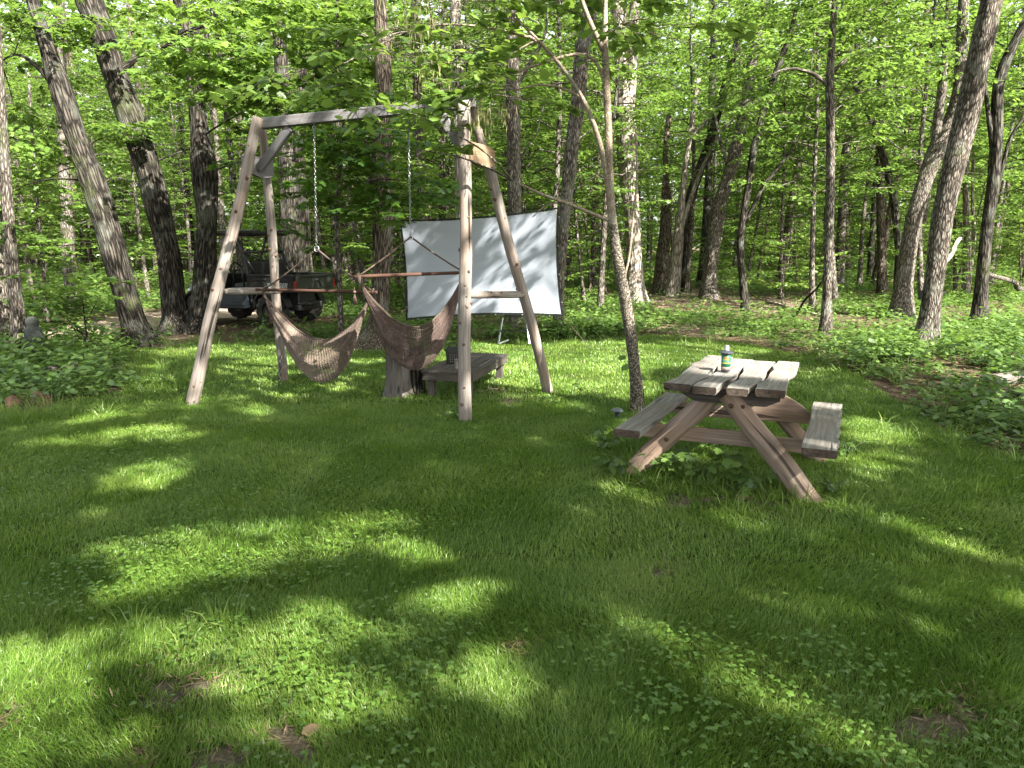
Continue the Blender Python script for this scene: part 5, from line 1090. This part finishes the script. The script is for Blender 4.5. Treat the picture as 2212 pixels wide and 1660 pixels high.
# --- torch fuel bottle
bc = gd(1567, 802, ZT + .004); bt = thing('fuel_bottle', 'green-labelled fuel bottle with a grey cap and dark flanged collar on the picnic table', 'bottle', tuple(bc)); bt.rotation_euler = (0, 0, R(-18))
hb = .215 * 1.0; rb = .0315
def lpart(name, prof, mat, par=bt, seg=32): mb = MB(); mb.lathe(prof, (0, 0, 0), seg); return mb.build(name, M[mat], par, True)
lpart('bottle_body', [(.001, 0), (.030, 0), (.0325, .004), (.0325, .128), (.030, .133), (.014, .142), (.013, .148), (.001, .148)], 'collar')
lab = lpart('label', [(.0329, .012), (.0334, .0121), (.0334, .1249), (.0329, .125)], 'label_green')
lpart('collar', [(.014, .134), (.050, .1335), (.053, .137), (.050, .141), (.036, .145), (.030, .150), (.020, .152), (.012, .152)], 'collar')
lpart('cap', [(.022, .1505), (.018, .160), (.0165, .164), (.0165, .187), (.0155, .189), (.001, .189)], 'cap_grey')
lpart('print_band', [(.0335, .058), (.0338, .0581), (.0338, .0649), (.0335, .065)], 'label_yellow', lab); 
lpart('print_band', [(.0335, .013), (.0338, .0131), (.0338, .034), (.0335, .0341)], 'label_pink', lab)
def text_mesh(name, body, size, mat, parent, loc, rot, ext=.0006, shear=0.0, wrap=None, bold=0.0, align='CENTER'):
    cu = bpy.data.curves.new(name, 'FONT'); cu.body = body; cu.size = size; cu.extrude = ext; cu.shear = shear; cu.align_x = align; cu.align_y = 'CENTER'; cu.offset = bold
    t_ = bpy.data.objects.new(name, cu); COL.objects.link(t_); dg = bpy.context.evaluated_depsgraph_get(); dg.update(); me_ = bpy.data.meshes.new_from_object(t_.evaluated_get(dg)); bpy.data.objects.remove(t_)
    if wrap:
        for v in me_.vertices:
            a_ = v.co.x / wrap; rr = wrap + v.co.z; y = v.co.y; v.co = Vector((math.sin(a_) * rr, -math.cos(a_) * rr, y))
    o = link(name, me_, M[mat], parent, False); o.location = loc; o.rotation_euler = rot; return o
def wrapped(body, size, mat, z, bold=.0): return text_mesh('label_print', body, size, mat, lab, (0, 0, z), (0, 0, 0), .0003, wrap=.0338, bold=bold)
wrapped('TIKI', .022, 'orange', .101, .0006)
wrapped('BITEFIGHTER', .0085, 'label_yellow', .088, .0002)
wrapped('TORCH FUEL', .0088, 'label_pale', .078, .0002); wrapped('READY TO USE', .0068, 'label_pale', .070, .0001)

# --- low plank table
lo = gd(909, 801, .30); dW = np.array([.56, -.15, 0]); dL = np.array([.35, 1.42, 0]); lt = thing('low_table', 'low dark weathered plank table standing on the grass behind the front frame leg', 'low table', tuple((lo + dW / 2 + dL / 2) * np.array([1, 1, 0])))
wx, ly = unit(dW), unit(dL - unit(dW) * np.dot(dL, unit(dW))); Wd = .60; Ld = 1.42
O_ = lo * np.array([1, 1, 0])
def lp(w_, l, z): return O_ + wx * w_ + ly * l + unit(dL) * 0 + np.array([0, 0, z])
for i in range(5):
    w0 = (i + .5) * Wd / 5; mb = MB(); mb.box(lp(w0, Ld / 2, .29), (Ld + .01 * (i % 3), Wd / 5 - .008, .022), np.array([ly, -wx, (0, 0, 1)]), 0, .003); part(mb, 'top_plank', M['oldwood'], lt)
for w_, l, sx, sy in ((Wd / 2, .03, Wd - .02, .03), (Wd / 2, Ld - .03, Wd - .02, .03)): mb = MB(); mb.box(lp(w_, l, .235), (sx, sy, .085), np.array([wx, ly, (0, 0, 1)]), 0, .003); part(mb, 'apron', M['oldwood'], lt)
for w_ in (.03, Wd - .03): mb = MB(); mb.box(lp(w_, Ld / 2, .236), (Ld - .09, .03, .085), np.array([ly, -wx, (0, 0, 1)]), 0, .003); part(mb, 'apron', M['oldwood'], lt)
for w_ in (.085, Wd - .085):
    for l in (.10, Ld - .10): mb = MB(); mb.box(lp(w_, l, .088), (.075, .075, .21), np.array([wx, ly, (0, 0, 1)]), 2, .004); part(mb, 'leg', M['oldwood'], lt)
# lantern-like black caddy, can and stick on it
lc = at(979, 772, 8.35); lc[2] = .302; ln = thing('lantern', 'black perforated lantern with a peaked lid and handle on the low table', 'lantern', tuple(lc)); ln.rotation_euler = (0, 0, R(20))
mb = MB(); mb.loft([[(x * k, y * k, z) for x, y in ((-.075, -.055), (.075, -.055), (.075, .055), (-.075, .055))] for z, k in ((0, .86), (.01, .9), (.13, 1.0), (.14, 1.0))]); mb.build('lantern_body', M['blackp'], ln)
mb = MB(); mb.loft([[(x * kx, y * ky, z) for x, y in ((-.085, -.062), (.085, -.062), (.085, .062), (-.085, .062))] for z, kx, ky in ((.140, 1, 1), (.150, 1, 1), (.188, .62, .5), (.196, .55, .4))]); mb.build('lantern_lid', M['blackp'], ln)
mb = MB(); mb.tube([(-.045, 0, .19), (-.045, 0, .225), (-.03, 0, .238), (.03, 0, .238), (.045, 0, .225), (.045, 0, .19)], .007, 8); mb.build('handle', M['blackp'], ln, True)
mb = MB()
for i in range(5):
    for j in range(4): 
        c = np.array([-.05 + i * .025, -.0556 * (.93 + j * .02) - .0015, .03 + j * .025]); mb.lathe([(.0, 0), (.004, 0)], (0, 0, 0), 3) if 0 else mb.box(c, (.007, .003, .007))
mb.build('perforations', M['can'], ln)
cc = at(989, 799, 8.0); cc[2] = .302; cn = thing('tin_can', 'dull metal tin can on the low table, partly behind the frame leg', 'can', tuple(cc)); mb = MB(); mb.lathe([(.036, 0), (.038, .003), (.037, .006), (.037, .03), (.0375, .032), (.037, .034), (.037, .062), (.0375, .064), (.037, .066), (.037, .098), (.038, .1), (.036, .1), (.035, .01), (.001, .01)], (0, 0, 0), 24); mb.build('can_wall', M['can'], cn, True)
mb = MB(); a = at(1036, 793, 8.1); a[2] = .306; b = at(1060, 778, 8.6); b[2] = .306; sk = thing('stick', 'thin pale stick lying on the low table', 'stick', tuple(a)); mb.tube([a, (a + b) / 2 + (.004, 0, .001), b], .004, 6); part(mb, 'stick_wood', M['log'], sk)

# --- stump
s0 = gd(860, 856); st = thing('tree_stump', 'tall grey tree stump with split sides standing under the higher hammock', 'stump', (s0[0], s0[1], 0))
def sd1(c, d, L, s): return .10 * mnoise.noise(Vector((c * 2 + s, d * 2, L * .8))) + .05 * mnoise.noise(Vector((c * 6, d * 6, L * 1.5)))
mb = MB(); p = [np.array([0, 0, z]) + s0 for z in np.linspace(-.1, .74, 22)]; mb.tube(p, [.14 - .018 * min(1, z * 2) + .045 * math.exp(-max(0, z) * 14) for z in np.linspace(-.1, .74, 22)], 32, sd1, seed=1.5); part(mb, 'trunk', M['stumpwood'], st, True)
s1 = s0 + (.17, .14, 0); mb = MB(); p = [np.array([.02 * z, 0, z]) + s1 for z in np.linspace(-.1, .52, 16)]; mb.tube(p, [.105 + .03 * math.exp(-max(0, z) * 14) for z in np.linspace(-.1, .52, 16)], 24, sd1, seed=2.5); part(mb, 'side_stem', M['bark_dark'], st, True)
mb = MB(); mb.box(s0 + (.02, 0, .765), (.30, .16, .05), rotm((1, .2, 0)), 0, .005); part(mb, 'cap_plank', M['oldwood'], st)

# --- utility vehicle
U0 = np.array([-4.11, 15.37, 0.0]); uh = unit(np.array([-.95, .31, 0])); ua = math.atan2(uh[1], uh[0])
uv = thing('utility_vehicle', 'dark utility vehicle with a cargo bed and roll cage parked behind the twin dark trees', 'utility vehicle', tuple(U0), ua)
UVB = lambda mb, name, mat, par=uv, sm=False: mb.build(name, M[mat], par, sm)
def bx(mb, x0, x1, y0, y1, z0, z1, b=.015): mb.box(((x0 + x1) / 2, (y0 + y1) / 2, (z0 + z1) / 2), (x1 - x0, y1 - y0, z1 - z0), None, 0, b); return mb
# cargo bed (side walls, floor, front wall) with flared rim
mb = MB(); bx(mb, .02, 1.10, -.70, .70, .70, .74)
for s_ in (-1, 1):
    mb.loft([[(x, s_ * .70, .70), (x, s_ * .66, .70), (x, s_ * .70, 1.02), (x, s_ * .75, 1.02)] for x in (.03, .10, 1.04, 1.10)]); bx(mb, .0, 1.12, s_ * .73 - .035, s_ * .73 + .035, 1.015, 1.055, .012)
    bx(mb, .16, .44, s_ * .735 - .012, s_ * .735 + .012, .93, .985, .008); bx(mb, .66, .96, s_ * .735 - .012, s_ * .735 + .012, .93, .985, .008)
bx(mb, 1.06, 1.10, -.70, .70, .74, 1.05)
UVB(mb, 'cargo_bed', 'utvblack')
mb = MB()
for s_ in (-1, 1): mb.loft([[(x, s_ * .722, .74 + (.04 if x > .9 else 0)), (x, s_ * .700, .74), (x, s_ * .716, .90), (x, s_ * .738, .90)] for x in (.05, .3, .9, 1.08)])
UVB(mb, 'side_panel', 'utvgreen')
for s_ in (1, -1):
    if s_ == 1: t_ = text_mesh('side_lettering', 'RANGER', .125, 'lettering', uv, (.40, .745, .835), (R(84), 0, R(180)), .002, shear=.35, bold=.003)
# fenders
mb = MB()
for s_ in (-1, 1):
    rings = []
    for k in range(9):
        a = PI * (k / 8) * .9 + .12; x = .62 + math.cos(a) * .42; z = .34 + math.sin(a) * .42; rings.append([(x, s_ * .52, z), (x, s_ * .73, z), (x * 1.0, s_ * .73, z - .03), (x, s_ * .52, z - .03)])
    mb.loft(rings)
UVB(mb, 'rear_fender', 'utvblack')
# tailgate
mb = MB(); bx(mb, -.035, .015, -.69, .69, .70, 1.04, .012); tgt = UVB(mb, 'tailgate', 'utvgreen')
mb = MB(); bx(mb, -.05, -.03, .18, .64, .76, .79, .006); bx(mb, -.05, -.03, -.64, -.18, .76, .79, .006); bx(mb, -.05, -.03, -.16, .16, .90, .98, .01); bx(mb, -.05, -.033, -.66, .66, .985, 1.02, .006)
for s_ in (-1, 1): mb.tube([(-.045, s_ * .18, .78), (-.045, s_ * .10, .91)], .012, 6)
mb.build('tailgate_ribs', M['utvblack'], tgt)
mb = MB(); bx(mb, -.062, -.045, -.05, .05, .925, .955, .004); mb.build('latch', M['chrome'], tgt)
for s_ in (1, -1): mb = MB(); bx(mb, -.045, .03, s_ * .70 - .035, s_ * .70 + .045, .745, .93, .012); UVB(mb, 'tail_light', 'red')
# chassis
mb = MB(); bx(mb, .15, 2.75, -.36, .36, .30, .42, .02); bx(mb, 1.05, 1.75, -.62, .62, .34, .42, .02); bx(mb, .2, 1.0, -.30, .30, .42, .70, .02); bx(mb, 1.10, 1.60, -.62, .62, .42, .74, .03); bx(mb, -.04, .18, -.30, .30, .42, .48)
for s_ in (-1, 1):
    mb.tube([(.62, s_ * .2, .42), (.62, s_ * .58, .32)], .035, 8); mb.tube([(2.40, s_ * .2, .40), (2.40, s_ * .58, .32)], .035, 8); mb.tube([(.45, s_ * .35, .72), (.55, s_ * .52, .36)], .035, 8)
UVB(mb, 'chassis', 'utvblack')
mb = MB(); mb.tube([(.05, 0, .40), (-.14, 0, .40)], .025, 8); mb.tube([(-.12, 0, .40), (-.12, 0, .45)], .012, 8); mb.lathe([(.001, -.026), (.02, -.016), (.026, 0), (.02, .016), (.001, .026)], (-.12, 0, .465), 14); UVB(mb, 'tow_hitch', 'chrome')
# door panels
for s_ in (-1, 1): mb = MB(); mb.loft([[(x, s_ * .69, .36 + dz), (x, s_ * .73, .36 + dz), (x, s_ * .75, .72 - dz * .2), (x, s_ * .70, .72)] for x, dz in ((1.12, .02), (1.2, 0), (1.82, 0), (1.92, .06))]); dr = UVB(mb, 'door_panel', 'utvdoor')
mb = MB(); bx(mb, 1.22, 1.74, .735, .757, .42, .66, .008); bx(mb, 1.32, 1.64, .748, .768, .48, .60, .008); mb.build('door_relief', M['utvdoor'], dr)
# hood, front
mb = MB(); mb.loft([[(x, -w_, z0), (x, w_, z0), (x, w_ * .98, z1 - .06), (x, w_ * .8, z1), (x, -w_ * .8, z1), (x, -w_ * .98, z1 - .06)] for x, w_, z0, z1 in ((1.92, .66, .55, 1.02), (2.1, .68, .52, 1.03), (2.45, .66, .50, .97), (2.70, .58, .50, .86), (2.80, .48, .52, .76))]); UVB(mb, 'hood', 'utvblue', sm=False)
mb = MB(); bx(mb, 1.85, 1.99, -.68, .68, .50, 1.06, .03); UVB(mb, 'dashboard', 'utvblack')
for s_ in (1, -1): mb = MB(); bx(mb, 2.66, 2.80, s_ * .45 - .09, s_ * .45 + .09, .66, .74, .02); UVB(mb, 'headlight', 'white')
mb = MB(); bx(mb, 2.72, 2.86, -.42, .42, .36, .52, .02); mb.tube([(2.86, -.4, .5), (2.9, -.4, .66), (2.9, .4, .66), (2.86, .4, .5)], .02, 8); UVB(mb, 'front_bumper', 'utvblack')
mb = MB()
for s_ in (-1, 1):
    rings = []
    for k in range(9):
        a = PI * (k / 8); x = 2.38 + math.cos(a) * .40; z = .36 + math.sin(a) * .38; rings.append([(x, s_ * .48, z), (x, s_ * .74, z), (x, s_ * .74, z - .03), (x, s_ * .48, z - .03)])
    mb.loft(rings)
UVB(mb, 'front_fender', 'utvblack')
# seats
mb = MB(); bx(mb, 1.15, 1.60, -.62, .62, .74, .86, .05); UVB(mb, 'seat', 'utvblack')
for yy in (-.42, 0, .42): mb = MB(); mb.box((1.16, yy, 1.10), (.10, .38, .46), rotm((1, 0, .15)), 0, .04); UVB(mb, 'backrest', 'utvblack')
# cage, roof
mb = MB(); r_ = .027
for s_ in (-1, 1):
    y = s_ * .66
    mb.tube([(1.10, s_ * .70, .60), (1.14, y, 1.05), (1.22, y, 1.50), (1.42, s_ * .62, 1.86)], r_, 10); mb.tube([(1.98, s_ * .68, .95), (1.80, y, 1.35), (1.55, s_ * .62, 1.86)], r_, 10)
    mb.tube([(1.05, s_ * .60, 1.86), (2.0 - .1, s_ * .6, 1.84)], r_, 8); mb.tube([(.98, y * .95, 1.04), (1.22, y, 1.50)], r_ * .9, 8)
    mb.tube([(1.20, s_ * .70, .72), (1.23, s_ * .72, 1.15), (1.30, s_ * .72, 1.22), (1.42, s_ * .72, 1.20), (1.46, s_ * .72, .76)], .018, 8)
mb.tube([(1.22, -.66, 1.50), (1.22, .66, 1.50)], r_, 8); mb.tube([(1.12, -.66, 1.08), (1.24, .64, 1.50)], r_ * .8, 8); mb.tube([(1.12, .66, 1.08), (1.24, -.64, 1.50)], r_ * .8, 8); mb.tube([(1.05, -.6, 1.86), (1.05, .6, 1.86)], r_, 8); mb.tube([(1.92, -.6, 1.84), (1.92, .6, 1.84)], r_, 8)
mb.tube([(1.98, -.68, .98), (1.98, .68, .98)], r_, 8); UVB(mb, 'roll_cage', 'utvblack', sm=True)
mb = MB(); mb.loft([[(x, -w_, z), (x, w_, z), (x, w_ + .01, z + .05), (x, w_ * .9, z + .075), (x, -w_ * .9, z + .075), (x, -w_ - .01, z + .05)] for x, w_, z in ((.92, .64, 1.87), (1.0, .69, 1.875), (1.5, .70, 1.885), (2.0, .68, 1.86), (2.12, .6, 1.845))]); UVB(mb, 'roof', 'utvblack')
mb = MB(); k = [(1.66 + math.sin(t) * .05, .32 + math.cos(t) * .17, 1.12 + math.sin(t) * .16) for t in np.linspace(0, 2 * PI, 21)]; mb.tube(k, .014, 6, cap=False); mb.tube([(1.90, .32, .98), (1.67, .32, 1.12)], .02, 6); mb.tube([(1.66, .16, 1.12), (1.66, .48, 1.12)], .01, 5); UVB(mb, 'steering_wheel', 'blackp', sm=True)
for wx_, sy in ((.62, 1), (.62, -1), (2.38, 1), (2.38, -1)):
    Rw = .325; wd = .13; yc = sy * .62; mb = MB(); seg = 56
    prof = [(.17, -wd), (.24, -wd * 1.02), (.295, -wd * .95), (.318, -wd * .7), (.322, 0), (.318, wd * .7), (.295, wd * .95), (.24, wd * 1.02), (.17, wd)]
    rings = []
    for i in range(seg + 1):
        a = 2 * PI * i / seg; ring = []
        for k, (r0, yy) in enumerate(prof):
            lug = .020 * (1 if (i + (1 if yy > 0 else 0) * 2) % 4 < 2 else 0) if 2 <= k <= 6 else 0; ring.append((wx_ + math.cos(a) * (r0 + lug), yc + yy, .335 + math.sin(a) * (r0 + lug)))
        rings.append(ring)
    mb.loft(rings, False, closed=False); wh = UVB(mb, 'wheel', 'tyre')
    mb = MB(); rings = [[(wx_ + math.cos(2 * PI * i / 24) * r0, yc + sy * yy, .335 + math.sin(2 * PI * i / 24) * r0) for i in range(24)] for r0, yy in ((.175, -.1), (.178, .10), (.165, .11), (.15, .07), (.09, .05), (.06, .08), (.01, .085))]; mb.loft(rings); mb.build('rim', M['utvblack'], wh)

# --- step ladder behind the screen
ld = thing('step_ladder', 'aluminium step ladder standing behind the lower edge of the projection screen', 'ladder', tuple(gd(1120, 735)))
tY = 12.75; tl = at(1100, 600, tY); tr_ = at(1122, 600, tY)
F_ = [gd(1076, 744), gd(1144, 744)]; B_ = [gd(1106, 722), gd(1168, 720)]
for a, b in ((F_[0], tl), (F_[1], tr_), (B_[0], tl + (.02, .05, 0)), (B_[1], tr_ + (.02, .05, 0))): mb = MB(); mb.tube([a, b], .018, 6, flat=(1, .6)); part(mb, 'ladder_leg', M['alu'], ld)
for u in (.2, .42, .64, .84): mb = MB(); a = F_[0] * (1 - u) + tl * u; b = F_[1] * (1 - u) + tr_ * u; mb.box((a + b) / 2, (np.linalg.norm(b - a), .08, .02), rotm(b - a)); part(mb, 'ladder_step', M['alu'] if u > .5 else M['blackp'], ld)
mb = MB(); a = gd(1080, 742, .02); b = gd(1098, 735, .04); sk = thing('stick', 'short white stick on the ground beside the step ladder', 'stick', tuple(a)); mb.tube([a, b], .012, 6); part(mb, 'stick_wood', M['white'], sk)

# --- camera box strapped to the leaning tree
cb = at(1992, 637, 11.60); tc_ = thing('trail_camera', 'small dark camera box strapped to the leaning grey tree', 'trail camera', tuple(cb)); mb = MB(); mb.box(cb, (.105, .07, .135), rotm((1, .35, 0)), 2, .01); part(mb, 'camera_case', M['greybox'], tc_)
mb = MB(); mb.box(cb + (0, -.038, .03), (.05, .01, .03), rotm((1, .35, 0)), 0, .002); part(mb, 'lens_window', M['blackp'], tc_)
mb = MB(); cx = at(2017, 634, 11.78); rr = .162; mb.tube([cx + np.array([math.cos(t) * rr, math.sin(t) * rr, .006 * math.cos(t) * 6]) for t in np.linspace(0, 2 * PI, 33)], .016, 4, cap=False, flat=(.2, 1)); part(mb, 'strap', M['greybox'], tc_)

# --- solar path lamp
sl = gd(1333, 905); so_ = thing('solar_lamp', 'small grey domed solar garden lamp in the grass near the plain bench', 'garden lamp', tuple(sl)); mb = MB(); mb.lathe([(.001, .075), (.058, .075), (.060, .082), (.045, .098), (.020, .108), (.001, .110)], (0, 0, 0), 24); mb.build('lamp_cap', M['solar'], so_, True)
mb = MB(); mb.lathe([(.022, -.05), (.022, .076)], (0, 0, 0), 16); mb.build('lamp_stem', M['blackp'], so_, True)

# --- stone statue
sp_ = gd(80, 782); ss = thing('stone_statue', 'weathered grey stone garden statue standing among plants beside a trunk', 'statue', tuple(sp_)); mb = MB()
prof = [(.10, -.05), (.10, .10), (.12, .14), (.175, .165), (.165, .19), (.13, .215), (.12, .24), (.115, .28), (.14, .31), (.13, .35), (.12, .41), (.115, .46), (.085, .50), (.075, .53), (.09, .56), (.085, .60), (.055, .635), (.02, .65), (.001, .652)]
rings = []
for r0, z in prof: rings.append([(math.cos(a) * r0 * (1 + .16 * mnoise.noise(Vector((math.cos(a) * 3, math.sin(a) * 3, z * 9)))), math.sin(a) * r0 * .85 * (1 + .2 * mnoise.noise(Vector((math.cos(a) * 4, math.sin(a) * 4, z * 14 + 4)))), z) for a in np.linspace(0, 2 * PI, 29)[:-1]])
mb.loft(rings); mb.build('carved_stone', M['stone'], ss, True)
# --- rocks, logs, sticks
def rock(px, py, rx, ry, rz_, label, seed, mat='rock', name='rock', cat='rock'):
    c = gd(px, py); mb = MB(); k = 14; rings = []
    for i in range(9):
        ph = PI * i / 8; ring = []
        for j in range(k):
            a = 2 * PI * j / k; d = np.array([math.sin(ph) * math.cos(a), math.sin(ph) * math.sin(a), -math.cos(ph)]); s_ = 1 + .35 * mnoise.noise(Vector(d * 1.6 + np.array([seed, 0, 0]))); ring.append((c[0] + d[0] * rx * s_, c[1] + d[1] * ry * s_, max(-.05, .3 * rz_ + d[2] * rz_ * s_)))
        rings.append(ring)
    mb.loft(rings, False); mb.v = [tuple(np.array(v) - c) for v in mb.v]; o = mb.build(name, M[mat], None, True); o.location = c; return tag(o, label, cat)
rock(28, 884, .09, .09, .10, 'rough tan rock at the lawn edge, close to the picture corner', 1); rock(90, 876, .11, .09, .12, 'orange-brown rock at the lawn edge below the statue', 2); rock(145, 832, .16, .12, .10, 'dark flat rock at the tip of the weedy bed', 3, 'stumpwood')
def flog(a, b, r0, r1, label, seed, mat='bark_dark', name='fallen_log', cat='log', seg=16):
    c = (a + b) / 2; mb = MB(); p = logpath(a - c, b - c, 24, .02 * float(np.linalg.norm(b - a)), seed); mb.tube(p, list(np.linspace(r0, r1, 24)), seg, bark_disp(.1, 4, .12), seed=seed); o = mb.build(name, M[mat], None, True); o.location = c; return tag(o, label, cat)
a = gd(2125, 830); a[2] = .03; b = gd(2330, 815); b[2] = .04; flog(a, b, .08, .12, 'mossy rotting log half hidden by plants at the lawn edge', 1, 'stumpwood')
a = gd(2140, 870); a[2] = .03; b = gd(2210, 862); b[2] = .06; flog(a, b, .05, .06, 'short dark rotten log piece below the mossy log', 2)
a = gd(110, 828); a[2] = .1; b = gd(178, 815); b[2] = .09; flog(a, b, .10, .09, 'short log with a dark hollow end in the weedy bed', 3, 'bark_grey')
a = at(2134, 592, 19); b = gd(2235, 640); b[2] = .08; flog(a, b, .05, .09, 'fallen grey limb propped against the furrowed tree', 4, 'bark_grey', 'fallen_limb', 'branch', 10)
a = gd(1712, 690); a[2] = .02; b = at(1775, 608, 15.2); flog(a, b, .03, .018, 'dark dead stick leaning towards the slender tree', 5, 'bark_dark', 'dead_branch', 'branch', 8)
a = at(2036, 575, 13.6); b = at(2074, 515, 14.4); flog(a, b, .045, .035, 'pale broken limb leaning behind the camera-box tree', 6, 'bark_pale', 'dead_branch', 'branch', 8)
a = gd(1655, 655); a[2] = .04; b = gd(1790, 690); b[2] = .03; flog(a, b, .04, .03, 'thin pale branch lying on the bare forest floor', 7, 'bark_pale', 'dead_branch', 'branch', 8)
a = gd(1935, 615); a[2] = .05; b = gd(1990, 640); b[2] = .04; flog(a, b, .06, .04, 'short branch lying at the foot of the forked grey tree', 8, 'bark_grey', 'dead_branch', 'branch', 8)
c = gd(652, 1603); lf = leaves_mesh('dry_leaf', np.array([c + (0, 0, .03)]), np.array([[.6, .5, .1]]), np.array([[.2, -.3, 1]]), np.array([.075]), 'ovate', np.random.RandomState(1)); lf.transform(__import__('mathutils').Matrix.Translation(-Vector(c))); o = link('dry_leaf', lf, M['litter'], None, False); o.location = c; tag(o, 'single curled tan leaf lying on the bare soil patch', 'leaf')
